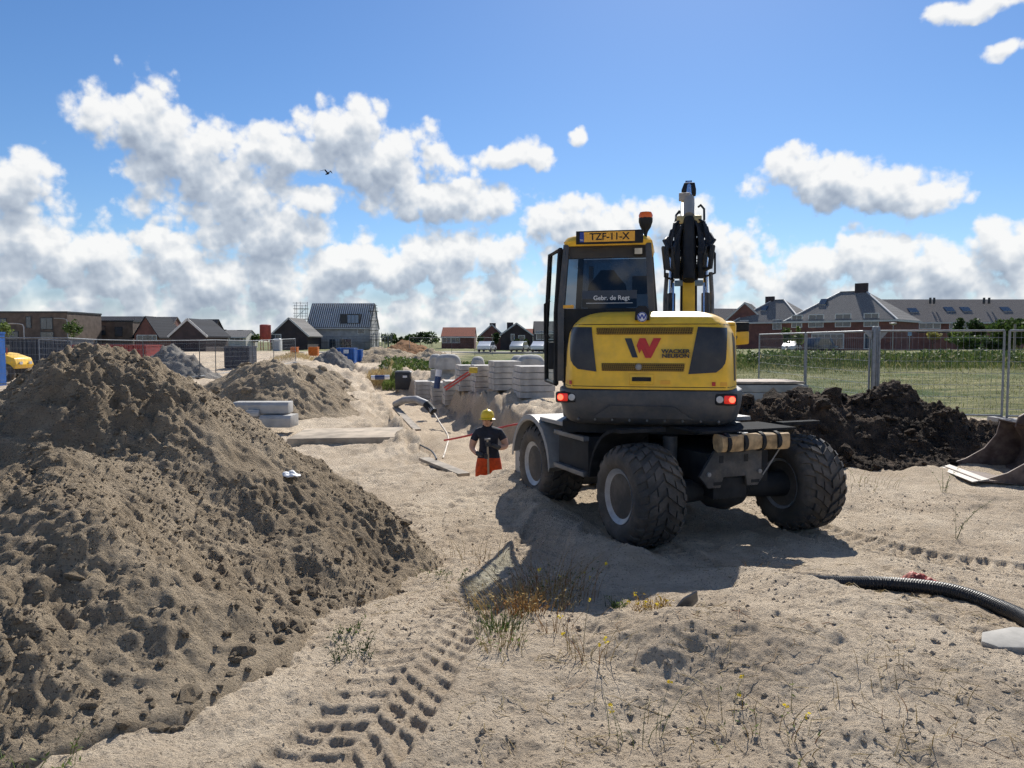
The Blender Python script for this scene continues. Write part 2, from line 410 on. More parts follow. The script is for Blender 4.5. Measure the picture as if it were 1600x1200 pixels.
darken = np.clip(sst(-.05, .3, tw + .1 * fbm(GX, GY, .8, 2, 15)) * (.55 + .45 * (1 - sst(.5, .9, tw))) * sst(11.5, 12.3, GY) * (1 - sst(60, 80, GY)) + .6 * np.exp(-((GX - 1.2) / .8) ** 2 - ((GY - 4.2) / .45) ** 2), 0, 1)  # darker sand tone inside the trench and on the foreground mound

def soil_material(name, dry, wet, bump_d=.012, use_grass=False, dampbias=0.0, clod_dark=0.5):
    m = bpy.data.materials.new(name); m.use_nodes = True; t = m.node_tree; b = t.nodes['Principled BSDF']
    b.inputs['Roughness'].default_value = .95; b.inputs['Specular IOR Level'].default_value = .15
    tcn = t.nodes.new('ShaderNodeTexCoord'); ob = tcn.outputs['Object']
    def nz(s, d=6, r=.6):
        n = t.nodes.new('ShaderNodeTexNoise'); n.inputs['Scale'].default_value = s; n.inputs['Detail'].default_value = d; n.inputs['Roughness'].default_value = r
        t.links.new(ob, n.inputs['Vector']); return n.outputs[0]
    big, mid_, fine = nz(.7, 5), nz(5, 7, .65), nz(55, 5, .7)
    f = mth(t, 'ADD', mth(t, 'MULTIPLY', big, .55), mth(t, 'MULTIPLY', mid_, .45))
    f = smooth(t, f, .36 - dampbias, .66 - dampbias)
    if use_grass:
        ad = t.nodes.new('ShaderNodeAttribute'); ad.attribute_name = 'darken'
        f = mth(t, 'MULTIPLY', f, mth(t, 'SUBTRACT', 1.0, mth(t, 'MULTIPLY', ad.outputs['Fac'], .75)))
    col = mixc(t, f, wet, dry)
    sp = smooth(t, fine, .35, .46)
    col = mixc(t, sp, tuple(c * clod_dark for c in wet), col)
    col = mixc(t, mth(t, 'MULTIPLY', smooth(t, fine, .62, .78), .5), col, tuple(min(1, c * 1.35) for c in dry))
    if use_grass:
        ag = t.nodes.new('ShaderNodeAttribute'); ag.attribute_name = 'grass'
        sc2 = t.nodes.new('ShaderNodeMapping'); sc2.inputs['Scale'].default_value = (.35, 1.6, 1); t.links.new(ob, sc2.inputs[0])
        gn = t.nodes.new('ShaderNodeTexNoise'); gn.inputs['Scale'].default_value = 1.1; gn.inputs['Detail'].default_value = 8; gn.inputs['Roughness'].default_value = .7
        t.links.new(sc2.outputs[0], gn.inputs[0])
        gcol = mixc(t, smooth(t, gn.outputs[0], .38, .62), (.075, .10, .03), (.26, .24, .11))
        gcol = mixc(t, smooth(t, nz(.12, 3), .52, .68), gcol, (.06, .10, .028))
        col = mixc(t, ag.outputs['Fac'], col, gcol)
    t.links.new(col, b.inputs['Base Color'])
    bp = t.nodes.new('ShaderNodeBump'); bp.inputs['Strength'].default_value = .9; bp.inputs['Distance'].default_value = bump_d
    bh = mth(t, 'ADD', nz(46, 8, .75), mth(t, 'MULTIPLY', fine, .5))
    t.links.new(bh, bp.inputs['Height']); t.links.new(bp.outputs[0], b.inputs['Normal'])
    return m
SAND = soil_material('dry_sand', (.72, .60, .45), (.49, .39, .28), .05, True)
HEAPM = soil_material('heap_sand', (.58, .47, .335), (.35, .275, .19), .085, dampbias=-.02)
SOIL = soil_material('dark_soil', (.145, .105, .075), (.038, .029, .022), .05)
tag(link('ground', grid_mesh('ground', GX, GY, GZ, attrs={'grass': grass, 'darken': darken}), SAND), None, None, kind='structure')

# ------------------------------------------------------------------ heaps
def heap(name, label, cat, peaks, slope, box, step, seed, m, rough=1.0, group=None, dark=None, big=.0):
    x0, x1, y0, y1 = box
    X, Y = np.meshgrid(np.arange(x0, x1, step), np.arange(y0, y1, step), indexing='xy')
    wx = X + .35 * fbm(X, Y, 1.3, 2, seed + 5); wy = Y + .35 * fbm(X, Y, 1.3, 2, seed + 6)
    Z = None; K = 9.0
    for (px, py, pz) in peaks:
        d = np.hypot(wx - px, wy - py)
        h = pz - slope * (np.sqrt(d * d + .09) - .3)
        Z = np.exp(K * h) if Z is None else Z + np.exp(K * h)
    Z = np.log(Z) / K
    base = base_z(X, Y); hgt = Z - base
    # talus: flatten the foot
    tal = np.where(hgt > .13, hgt, .13 * np.exp((hgt - .13) / .13))
    foot = sst(.008, .06, tal)
    Z = base + tal - .20 * (1 - foot)
    env = sst(.0, .25, tal)
    Z = Z + env * rough * (.16 * fbm(X, Y, .9, 3, seed) + .05 * fbm(X, Y, .22, 3, seed + 9))
    reg = (.15 + .95 * (1 - sst(-4.2, -2.4, X))) if name == 'sand_heap' and x1 > -1 else 1.0
    cl = np.clip(.75 + 1.3 * fbm(X, Y, .8, 3, seed + 40), .4, 1.25)
    Z = Z + (.3 + .7 * env) * foot * rough * cl * (reg * .4 * lumps(X, Y, .34, seed + 20, .2, .05, .22) + reg * .42 * lumps(X, Y, .15, seed + 23, .45, .07, .32) + (.35 + .35 * reg) * lumps(X, Y, .07, seed + 27, .75, .12, .42) + .07 * fbm(X, Y, .13, 3, seed + 43, .7) + .05 * fbm(X, Y, .045, 2, seed + 44))
    if big: Z = Z + env * big * lumps(X, Y, .75, seed + 31, .5, .15, .46)
    keep = tal > .006
    o = link(name, grid_mesh(name, X, Y, Z, keep), m)
    tag(o, label, cat, group)
    def hz(x, y):
        i = int(round((y - y0) / step)); j = int(round((x - x0) / step))
        return float(Z[max(0, min(Z.shape[0] - 1, i)), max(0, min(Z.shape[1] - 1, j))])
    def hza(x, y):
        i = np.clip(np.round((y - y0) / step).astype(int), 0, Z.shape[0] - 1); j = np.clip(np.round((x - x0) / step).astype(int), 0, Z.shape[1] - 1)
        return np.where(tal[i, j] > .03, Z[i, j], -9.0)
    hz.arr = hza
    return o, hz
big_heap, bh_z = heap('sand_heap', 'large heap of brown excavated sand filling the left foreground', 'sand heap',
    [(-3.62, 7.05, 2.05), (-4.35, 6.1, 1.50), (-3.15, 5.3, 1.38), (-4.6, 4.6, 1.1), (-2.95, 7.0, 1.2), (-2.55, 4.4, 1.0), (-2.9, 3.7, .85), (-6.4, 5.6, .8)], .79, (-8.2, .1, 1.9, 10.8), .0165, 100, HEAPM)
heap2, h2_z = heap('sand_heap', 'smaller brown sand heap behind the kerb blocks, beside the trench', 'sand heap',
    [(-7.1, 22, 1.62), (-8.0, 22.6, 1.3), (-6.9, 25, 1.25), (-7.4, 28.5, 1.1), (-8.2, 33, .9)], .72, (-12, -2.6, 18.3, 37), .045, 140, HEAPM, 1.2, big=.25)
soil_heap, sh_z = heap('soil_heap', 'heap of dark clumpy soil behind the right rear wheel', 'soil heap',
    [(7.05, 14.4, 1.18), (6.0, 14.6, 1.05), (5.2, 14.4, 1.20), (4.3, 14.3, 1.0), (7.9, 14.0, .85), (3.2, 14.2, .9)], .62, (1.4, 11.2, 11.6, 17.6), .026, 180, SOIL, 1.9, big=.25)

# ------------------------------------------------------------------ clods and pebbles
def clod_mesh(name, seed, sub=2):
    import bmesh
    bm = bmesh.new(); bmesh.ops.create_icosphere(bm, subdivisions=2, radius=1.0)
    r = random.Random(seed); ph = [r.uniform(0, 6) for _ in range(9)]
    for v in bm.verts:
        c = v.co; k = 1 + .20 * math.sin(3 * c.x + ph[0]) + .17 * math.sin(4 * c.y + ph[1]) + .16 * math.sin(4.5 * c.z + ph[2]) + r.uniform(-.17, .17)
        v.co = Vector((c.x * k, c.y * k * .85, c.z * k * .7))
    me = bpy.data.meshes.new(name); bm.to_mesh(me); bm.free()
    return me
CL = [clod_mesh('clod', i) for i in range(7)]
for me in CL: me.materials.append(HEAPM)
CLD = [clod_mesh('clod', 20 + i) for i in range(5)]
for me in CLD: me.materials.append(SOIL)
def scatter_clods(parent, hz, spots, meshes):
    for (x, y, s) in spots:
        o = bpy.data.objects.new('clod', rnd.choice(meshes)); COL.objects.link(o); o.parent = parent
        o.location = (x, y, hz(x, y) + s * .02); o.scale = (s, s * rnd.uniform(.8, 1.1), s * rnd.uniform(.8, 1.1))
        o.rotation_euler = (rnd.uniform(-.5, .5), rnd.uniform(-.5, .5), rnd.uniform(0, 6.3))
spots = []
for i in range(210):   # along the toe of the big heap
    t = rnd.random(); toe = [(-1.3, 8.6), (-1.2, 7.0), (-1.1, 6.0), (-1.15, 5.0), (-1.35, 3.9), (-1.75, 3.2)]
    k = t * (len(toe) - 1); a = int(min(k, len(toe) - 2)); f = k - a
    x = toe[a][0] + (toe[a + 1][0] - toe[a][0]) * f + rnd.gauss(-.08, .15); y = toe[a][1] + (toe[a + 1][1] - toe[a][1]) * f + rnd.gauss(0, .1)
    spots.append((x, y, min(.062, rnd.lognormvariate(-3.75, .45))))
for i in range(90):
    spots.append((rnd.uniform(-5, -1.4), rnd.uniform(3.2, 7.6), min(.045, rnd.lognormvariate(-3.9, .4))))
scatter_clods(big_heap, bh_z, spots, CL)
scatter_clods(soil_heap, sh_z, [(rnd.uniform(3.5, 9.2), rnd.uniform(12.2, 15.0), min(.16, rnd.lognormvariate(-2.75, .5))) for _ in range(240)] + [(6.05, 14.3, .30), (4.9, 14.2, .24), (5.6, 14.5, .22)], CLD)
scatter_clods(heap2, h2_z, [(rnd.uniform(-9, -4.4), rnd.uniform(19.4, 30), rnd.uniform(.06, .2)) for _ in range(60)], CL)

_gx, _gy = np.arange(-3, 7.0, .025), np.arange(2.0, 13.0, .025)
_GZ = ground_z(*np.meshgrid(_gx, _gy, indexing='xy'))
def gz1(x, y):
    if -3 < x < 6.9 and 2 < y < 12.9:
        return float(_GZ[int(round((y - 2.0) / .025)), int(round((x + 3) / .025))])
    return float(ground_z(np.array([float(x)]), np.array([float(y)]))[0])
def bz1(x, y): return float(base_z(np.array([float(x)]), np.array([float(y)]))[0])
# loose crumbs of sand over the foreground, nobody could count them
def crumbs(name, n, area, smin, smax, m, label, seed, zf=None, parent=None):
    r = np.random.RandomState(seed)
    x = r.uniform(area[0], area[1], n); y = area[2] + (area[3] - area[2]) * r.rand(n) ** 1.3
    w = fbm(x, y, .8, 3, seed) + .25; k = w > r.rand(n) * .5; x, y = x[k], y[k]; n = len(x)
    z = (zf or ground_z)(x, y); ok = z > -5; x, y, z = x[ok], y[ok], z[ok]; n = len(x); s = smin + (smax - smin) * r.rand(n) ** 4
    ico = np.array([(0, 0, 1), (.9, 0, .3), (.28, .85, .3), (-.72, .53, .35), (-.72, -.53, .3), (.28, -.85, .35), (0, 0, -.6)])
    tri = [(0, 1, 2), (0, 2, 3), (0, 3, 4), (0, 4, 5), (0, 5, 1), (6, 2, 1), (6, 3, 2), (6, 4, 3), (6, 5, 4), (6, 1, 5)]
    a = r.rand(n) * 6.28; ca, sa = np.cos(a), np.sin(a)
    V = ico[None] * (1 + .5 * (r.rand(n, 7, 1) - .5)) * s[:, None, None] * np.stack([np.ones(n), .6 + .5 * r.rand(n), .5 + .4 * r.rand(n)], -1)[:, None]
    VX = V[..., 0] * ca[:, None] - V[..., 1] * sa[:, None] + x[:, None]; VY = V[..., 0] * sa[:, None] + V[..., 1] * ca[:, None] + y[:, None]
    VZ = V[..., 2] + z[:, None] - .15 * s[:, None]
    co = np.stack([VX, VY, VZ], -1).reshape(-1, 3)
    F_ = (np.array(tri)[None] + 7 * np.arange(n)[:, None, None]).reshape(-1, 3)
    me = bpy.data.meshes.new(name); me.from_pydata(co.tolist(), [], F_.tolist()); me.update()
    o = link(name, me, m, parent); o['kind'] = 'stuff'; o['label'] = label
    return o
crumbs('sand_crumbs', 24000, (-1.3, 5.8, 2.9, 11), .004, .024, SAND, 'small crumbs of sand scattered over the bare ground', 5)
crumbs('heap_crumbs', 52000, (-5.6, -.4, 2.6, 8.6), .005, .026, HEAPM, 'crumbs of sand covering the large heap', 8, bh_z.arr, big_heap)
crumbs('soil_crumbs', 9000, (2.0, 10.5, 11.8, 15.5), .015, .07, SOIL, 'crumbs of dark soil on the heap', 9, sh_z.arr, soil_heap)
# ------------------------------------------------------------------ excavator
SCL = .933
SLEW = Vector((1.87 * SCL, 10.18 * SCL, 0))
EX = empty('wheeled_excavator', SLEW, 'yellow and dark grey wheeled excavator seen from behind, boom raised', 'excavator')
MU = Matrix.Rotation(math.radians(-12), 4, 'Z') @ Matrix.Scale(SCL, 4)
MC = Matrix.Rotation(math.radians(21), 4, 'Z') @ Matrix.Scale(SCL, 4)
YEL = mat('yellow_paint', (.95, .56, .022), .42, noise=.09, scale=4, coat=.15, dust=.16, bump=.0006, bscale=12)
DGR = mat('charcoal_plastic', (.055, .062, .072), .55, dust=.22, noise=.10, scale=5, bump=.001, bscale=90)
NAVY = mat('dark_panel', (.018, .022, .030), .42, noise=.08, dust=.10)
BLK = mat('black_steel', (.022, .024, .027), .72, spec=.3, noise=.2, bump=.001, bscale=60)
RUB = mat('tyre_rubber', (.032, .032, .034), .82, noise=.25, scale=9, bump=.002, bscale=60, color2=(.055, .048, .04), dust=.35)
GRY = mat('grey_steel', (.13, .135, .14), .5, dust=.3, noise=.18, scale=7, bump=.001)
LGR = mat('light_grey_paint', (.30, .30, .295), .55, dust=.3, noise=.1)
RIMM = mat('rim_paint', (.36, .38, .41), .38, metal=.3, noise=.12, scale=8)
CHR = mat('chrome', (.75, .76, .78), .15, metal=1.0, noise=.05)
MESHM = mat('vent_mesh', (.085, .05, .012), .6, noise=.3, scale=120)
REDP = mat('red_print', (.50, .025, .02), .45, noise=.05)
WHT = mat('white_print', (.75, .76, .78), .5, noise=.05)
BLUEP = mat('blue_print', (.02, .06, .35), .5, noise=.05)
PLATE = mat('plate_yellow', (.85, .42, .03), .4, noise=.04)
REDL = mat('red_lens', (.45, .012, .01), .2, noise=.05, emit=(1, .04, .02), estr=.25)
REDON = mat('red_lamp_on', (.9, .05, .03), .2, noise=.02, emit=(1, .10, .05), estr=2.2)
CLR = mat('clear_lens', (.6, .6, .6), .15, noise=.05)
ORG = mat('orange_lens', (.75, .13, .01), .25, noise=.05)
BEIGE = mat('beige_canvas', (.52, .36, .19), .8, noise=.25, scale=9, bump=.006, bscale=14)
MATTE = mat('matte_black', (.03, .032, .035), .9, spec=.08, noise=.2)
DSTEEL = mat('dark_steel', (.062, .066, .072), .6, dust=.3, noise=.2, scale=7, spec=.3)
HOSE = mat('black_hose', (.012, .012, .013), .45, noise=.1)
def glassmat(name, tint, gloss=.08, fres=.6):
    m = bpy.data.materials.new(name); m.use_nodes = True; t = m.node_tree; t.nodes.clear()
    o = t.nodes.new('ShaderNodeOutputMaterial'); a = t.nodes.new('ShaderNodeBsdfTransparent'); a.inputs[0].default_value = (*tint, 1)
    g = t.nodes.new('ShaderNodeBsdfGlossy'); g.inputs['Roughness'].default_value = .03
    lw = t.nodes.new('ShaderNodeLayerWeight'); lw.inputs[0].default_value = .25
    f = mth(t, 'MULTIPLY_ADD', lw.outputs[0], fres, gloss)
    x = t.nodes.new('ShaderNodeMixShader'); t.links.new(f, x.inputs[0]); t.links.new(a.outputs[0], x.inputs[1]); t.links.new(g.outputs[0], x.inputs[2]); t.links.new(x.outputs[0], o.inputs[0])
    return m
GLS = glassmat('cab_glass', (.11, .14, .18), .03); GLB = glassmat('brown_glass', (.16, .13, .085)); GLT = glassmat('teal_glass', (.84, .94, .94), .06, .12)

# surface of the tail
def yrear(x, w=1.03):
    k = abs(x) / w
    return -1.56 + .07 * k * k + (.55 * max(0, (abs(x) - (w - .2)) / .2) ** 2.6)
def outline(w, ins, yf, n=72):
    pts = []
    W = w - ins
    for i in range(n + 1):
        x = -W + 2 * W * i / n
        pts.append((x, yrear(x / W * w, w) + ins))
    return pts + [(W, yf), (-W, yf)]
def zins(z):
    return np.interp(z, [1.70, 2.15, 2.36, 2.46, 2.54, 2.59, 2.61], [.0, .012, .045, .09, .17, .28, .42])
def tailpt(x, z, eps=.0):
    i = float(zins(z)); W = 1.03 - i
    return (x, yrear(max(-1.03, min(1.03, x / W * 1.03))) + i - eps, z)
def patch(quad, eps=.016, nu=12, nv=10, thick=.04, cut=0.0):
    # quad: tl, tr, br, bl in (x, z)
    m = MB(MU); tl, tr, br, bl = quad; top = []; vs = []
    for e in (eps, eps - thick):
        for j in range(nv + 1):
            for i in range(nu + 1):
                u, v = i / nu, j / nv
                x = (tl[0] * (1 - u) + tr[0] * u) * (1 - v) + (bl[0] * (1 - u) + br[0] * u) * v
                z = (tl[1] * (1 - u) + tr[1] * u) * (1 - v) + (bl[1] * (1 - u) + br[1] * u) * v
                kk = max(0, (v - .7) / .3) ** 2.2
                x += cut * kk * ((1 - u) if cut > 0 else u)
                vs.append(tailpt(x, z, e))
    N = (nu + 1) * (nv + 1); fs = []
    idx = lambda i, j, k: k * N + j * (nu + 1) + i
    for j in range(nv):
        for i in range(nu):
            fs.append((idx(i, j, 0), idx(i + 1, j, 0), idx(i + 1, j + 1, 0), idx(i, j + 1, 0)))
    for i in range(nu):
        fs.append((idx(i, 0, 0), idx(i, 0, 1), idx(i + 1, 0, 1), idx(i + 1, 0, 0))); fs.append((idx(i, nv, 0), idx(i + 1, nv, 0), idx(i + 1, nv, 1), idx(i, nv, 1)))
    for j in range(nv):
        fs.append((idx(0, j, 0), idx(0, j + 1, 0), idx(0, j + 1, 1), idx(0, j, 1))); fs.append((idx(nu, j, 0), idx(nu, j, 1), idx(nu, j + 1, 1), idx(nu, j + 1, 0)))
    return m.add(vs, fs)
def text(body, name, m, parent, M, size, align='CENTER', bold=.0, sx=1.0, ext=.002):
    cu = bpy.data.curves.new(name, 'FONT'); cu.body = body; cu.size = size; cu.align_x = align; cu.align_y = 'CENTER'; cu.offset = bold; cu.extrude = ext
    cu.space_line = .85; cu.resolution_u = 3
    t_ = bpy.data.objects.new(name, cu); COL.objects.link(t_)
    dg = bpy.context.evaluated_depsgraph_get(); me = bpy.data.meshes.new_from_object(t_.evaluated_get(dg)); bpy.data.objects.remove(t_)
    me.transform(M @ Matrix.Diagonal((sx, 1, 1, 1))); me.materials.clear()
    o = link(name, me, m, parent); o['kind'] = 'stuff'
    return o
def rearM(x, y, z, rx=90): # text facing the rear of the upper body
    return MU @ Matrix.Translation((x, y, z)) @ Matrix.Rotation(math.radians(rx), 4, 'X')

hood = MB(MU).loft([[(x, y, z) for x, y in outline(1.03, float(zins(z)), -.80)] for z in list(np.linspace(1.705, 2.3, 8)) + list(np.linspace(2.33, 2.61, 20))])
hood.build('tail_hood', YEL, EX, True)
HOOD = EX.children[-1]
sb = MB(MU).box(.10, 1.03, -.80, .15, 1.705, 2.5); sb.build('side_cover', YEL, EX, True, .05)
cwt = MB(MU).loft([[(x, y, z) for x, y in outline(1.10, i, .1)] for z, i in ((1.28, .16), (1.31, .09), (1.36, .05), (1.5, .015), (1.66, 0), (1.69, .008), (1.70, .03))])
CW = cwt.build('counterweight', DGR, EX, True)
def cwpt(x, z, e): return (x, yrear(x * 1.03 / 1.10) - e + .0, z)
tp = MB(MU); tzs = [(-.42, 1.515), (.30, 1.515), (.50, 1.37), (-.62, 1.37)]
vs = [cwpt(x, z, .03 - .03 * (1.515 - z) / .145) for x, z in tzs] + [cwpt(x, z, -.06) for x, z in tzs]
tp.add(vs, [(0, 1, 2, 3), (0, 4, 5, 1), (1, 5, 6, 2), (2, 6, 7, 3), (3, 7, 4, 0)]); tp.build('centre_panel', DGR, CW)
for sx_, cx_ in ((-1, -.945), (1, .875)):
    y = yrear(cx_ * 1.03 / 1.1)
    lm = MB(MU).box(cx_ - .122, cx_ + .122, y - .03, y + .06, 1.535, 1.665); L = lm.build('tail_light', BLK, CW, True, .025)
    o_ = -1 if sx_ < 0 else 1
    MB(MU).box(*sorted((cx_ + o_ * .10, cx_ - o_ * .03)), y - .038, y, 1.55, 1.65).build('red_lens', REDL, L, True, .022)
    MB(MU).lathe([(-.003, .0), (-.003, .034), (.01, .036)], 'y', 20, (cx_ + o_ * .062, y - .040, 1.602)).build('lit_lamp', REDON, L)
    MB(MU).lathe([(-.012, .0), (-.008, .038), (.02, .042)], 'y', 20, (cx_ - o_ * .072, y - .034, 1.602)).build('reversing_lamp', CLR, L, True)
patch(((-.925, 2.425), (-.65, 2.42), (-.585, 1.905), (-.895, 1.935)), cut=.09).build('side_panel', NAVY, HOOD, True)
patch(((.555, 2.42), (.885, 2.41), (.86, 1.905), (.455, 1.885)), cut=-.10).build('side_panel', NAVY, HOOD, True)
for q in (((-.595, 2.415), (.50, 2.415), (.485, 2.335), (-.58, 2.335)), ((-.525, 2.005), (.41, 2.005), (.40, 1.915), (-.52, 1.915))):
    g = patch(q, .010, 24, 3).build('vent_grille', MESHM, HOOD)
    z0, z1 = q[2][1], q[0][1]; hm = MB(MU)
    for k in range(4):
        zz = z0 + (z1 - z0) * (k + .5) / 4
        hm.tube([tailpt(q[0][0] + (q[1][0] - q[0][0]) * i / 16, zz, .018) for i in range(17)], .0045, 4)
    for k in range(40):
        xx = q[0][0] + (q[1][0] - q[0][0]) * (k + .5) / 40
        hm.bar(tailpt(xx, z0, .016), tailpt(xx + .02, z1, .016), .005)
    hm.build('grille_wires', mat('wire_ochre', (.30, .18, .02), .6), g)
for q in (((.955, 2.36), (1.0, 2.30), (1.005, 1.80), (.975, 1.80)), ((-1.0, 2.30), (-.965, 2.34), (-.985, 1.95), (-1.005, 1.95))):
    patch(q, .014, 4, 8).build('corner_vent', MESHM, HOOD)
def LZ(zx, zy):
    px = 800 + zx * .325; py = 280 + zy * .325
    return (-.266 + (px - 975) * .00721, 2.295 - (py - 528) * .00726)
def decal(pts, name, m, e=.014):
    a = [LZ(*p) for p in pts]; mb = MB(MU); n = len(a)
    mb.add([tailpt(x, z, e) for x, z in a] + [tailpt(x, z, -.01) for x, z in a], [tuple(range(n))] + [(i, i + n, (i + 1) % n + n, (i + 1) % n) for i in range(n)])
    return mb.build(name, m, HOOD)
decal([(540, 765), (573, 765), (605, 858), (578, 858)], 'logo_stroke', NAVY)
decal([(598, 800), (612, 764), (640, 764), (660, 806), (679, 764), (716, 764), (668, 860), (641, 860), (622, 818), (612, 838)], 'logo_letter', REDP)
text('WACKER\nNEUSON', 'lettering', NAVY, HOOD, rearM(.312, -1.562, 2.115, 90), .062, bold=.0016, sx=1.22, ext=.012)
hd = MB(MU).box(-.205, .075, -1.572, -1.50, 1.757, 1.885); hd.build('handle_recess', YEL, HOOD, True, .015)
MB(MU).box(-.175, .042, -1.585, -1.55, 1.80, 1.848).build('handle', BLK, HOOD, True, .008)
for (x, w, m) in ((-.965, .05, PLATE), (-.895, .035, REDP), (.735, .04, REDP), (.845, .075, PLATE), (.20, .11, PLATE)):
    z = 1.775 if abs(x) > .3 else 1.79
    patch(((x - w / 2, z + .022), (x + w / 2, z + .022), (x + w / 2, z - .022), (x - w / 2, z - .022)), .012, 2, 1).build('warning_sticker', m, HOOD)
MB(MU).lathe([(-.035, 0), (-.03, .03), (.02, .042)], 'y', 20, (-.10, -1.575, 1.963)).build('lock_knob', LGR, HOOD, True)
# camera housing with round badge
ch_ = MB(MU).prism([(-.155, 2.50), (.015, 2.50), (.005, 2.63), (-.03, 2.665), (-.11, 2.665), (-.145, 2.63)], 'y', -1.47, -1.2).build('camera_housing', BLK, EX, True, .008)
MB(MU).lathe([(-.02, 0), (-.02, .055), (.03, .06)], 'y', 28, (-.07, -1.475, 2.535)).build('round_badge', WHT, ch_)
MB(MU).tube([(-.07 + .05 * math.cos(k * math.pi / 14), -1.496, 2.535 + .05 * math.sin(k * math.pi / 14)) for k in range(29)], .004, 5).build('badge_ring', BLUEP, ch_)
text('W', 'badge_letter', BLUEP, ch_, rearM(-.07, -1.497, 2.534), .075, bold=.003, sx=1.2)
# floor of the upper body
MB(MU).box(-1.02, 1.02, -1.25, 1.15, 1.16, 1.30).build('platform', BLK, EX)
MB(MU).box(-1.08, .10, -.80, 1.2, 1.30, 1.75).build('cab_base', DGR, EX, True, .02)
MB(MU).box(.82, 1.06, .16, 1.2, 1.30, 2.15).build('fuel_tank', DGR, EX, True, .03)
MB(MU).box(.10, 1.04, -.79, .149, 1.30, 1.70).build('engine_base', DGR, EX)
MB(MU).lathe([(.98, .52), (1.16, .52)], 'z', 32).build('slew_ring', BLK, EX)
# cab
cab = MB(MU)
def frame(mb, pts, r): mb.tube(pts, r, 8)
CB = None
xl, xr_, yb, yf = -1.09, .02, -.90, .82
CB = MB(MU).box(xl + .01, xr_ - .01, yb + .04, yf - .04, 1.751, 1.80).build('cab', DGR, EX)
for x, y, x2, y2 in ((xl, yb, xl + .05, yb + .10), (xr_, yb, xr_ - .05, yb + .10), (xl, yf, xl + .07, yf - .25), (xr_, yf, xr_ - .06, yf - .25)):
    q4 = ((-.04, -.04), (.04, -.04), (.04, .04), (-.04, .04))
    MB(MU).loft([[(x + dx, y + dy, 1.76) for dx, dy in q4], [(x + dx, y + dy, 2.65) for dx, dy in q4], [(x2 + dx * .9, y2 + dy * .9, 3.46) for dx, dy in q4]]).build('cab_pillar', DGR, CB, True)
MB(MU).box(xl + .02, xr_ - .02, yb - .02, yb + .03, 1.74, 2.66).build('cab_rear_wall', BLK, CB)
MB(MU).box(xl - .03, xl + .02, .15, yf, 1.74, 2.35).build('cab_side_wall', DGR, CB)
MB(MU).box(xr_ - .03, xr_ + .02, yb + .05, yf, 1.74, 2.45).build('cab_side_wall', BLK, CB)
MB(MU).add([(xl + .03, yb - .005, 2.66), (xr_ - .03, yb - .005, 2.66), (xr_ - .07, yb + .085, 3.30), (xl + .07, yb + .085, 3.30)], [(0, 1, 2, 3)]).build('rear_window', GLS, CB)
MB(MU).add([(xr_ + .002, yb + .06, 2.46), (xr_ + .002, yf - .06, 2.46), (xr_ - .05, yf - .27, 3.42), (xr_ - .05, yb + .13, 3.42)], [(0, 1, 2, 3)]).build('side_window', GLB, CB)
MB(MU).add([(xl + .04, yf, 1.9), (xr_ - .04, yf, 1.9), (xr_ - .08, yf - .25, 3.42), (xl + .08, yf - .25, 3.42)], [(0, 1, 2, 3)]).build('front_window', GLS, CB)
MB(MU).add([(xl + .07, yb + .075, 3.29), (xr_ - .07, yb + .075, 3.29), (xr_ - .08, yb + .09, 3.47), (xl + .08, yb + .09, 3.47), (xl + .07, yb + .15, 3.29), (xr_ - .07, yb + .15, 3.29), (xr_ - .08, yb + .15, 3.47), (xl + .08, yb + .15, 3.47)], [(0, 1, 2, 3), (4, 5, 6, 7), (0, 1, 5, 4), (1, 2, 6, 5), (0, 3, 7, 4)]).build('upper_rear_panel', mat('brown_black_panel', (.045, .038, .03), .6), CB)
roof = MB(MU)
def rring(ins, z):
    a, b, c, d = xl + .02 + ins, xr_ - .02 - ins, yb + .04 + ins, yf - .22 - ins; r = .14; o = []
    for cx2, cy2, a0 in ((b - r, c + r, -90), (b - r, d - r, 0), (a + r, d - r, 90), (a + r, c + r, 180)):
        for k in range(6):
            an = math.radians(a0 + 18 * k); o.append((cx2 + r * math.cos(an), cy2 + r * math.sin(an), z))
    return o
roof.loft([rring(.0, 3.44), rring(-.015, 3.50), rring(.02, 3.555), rring(.10, 3.59), rring(.22, 3.60)])
roof.build('cab_roof', YEL, CB, True)
# seat, console and front pillar seen through the rear window
seat = MB(MU).loft([[(x, y, z) for x, y in ((-.80, -.62), (-.30, -.62), (-.30, -.50), (-.80, -.50))] for z in (2.0, 2.75)] ).build('seat', BLK, CB, True, .05)
MB(MU).loft([[(x * w - .55, y, z) for x, y in ((-.28, -.60), (.28, -.60), (.28, -.47), (-.28, -.47))] for z, w in ((2.75, 1.0), (2.98, .82), (3.10, .45), (3.16, .30))]).build('headrest', BLK, CB, True)
MB(MU).box(-.88, -.82, .3, .36, 1.9, 3.3).build('wiper_post', LGR, CB)
MB(MU).box(-.28, -.02, .2, .26, 2.9, 3.15).build('monitor', GRY, CB, True, .02)
sg = MB(MU).box(-.83, -.16, yb + .012, yb + .028, 2.675, 2.885).build('name_board', mat('board_navy', (.03, .045, .075), .5), CB)
text('Gebr. de Regt', 'board_lettering', WHT, sg, rearM(-.47, yb + .008, 2.79), .078, bold=.0012)
MB(MU).box(-.78, -.21, yb + .004, yb + .0115, 2.725, 2.731).build('board_line', WHT, sg)
bd = MB(MU).box(-.90, -.085, -.985, -.955, 3.445, 3.605).build('plate_board', BLK, EX, True, .006)
MB(MU).box(-.80, -.185, -.993, -.986, 3.468, 3.588).build('licence_plate', PLATE, bd)
MB(MU).box(-.852, -.801, -.993, -.986, 3.468, 3.588).build('blue_strip', BLUEP, bd)
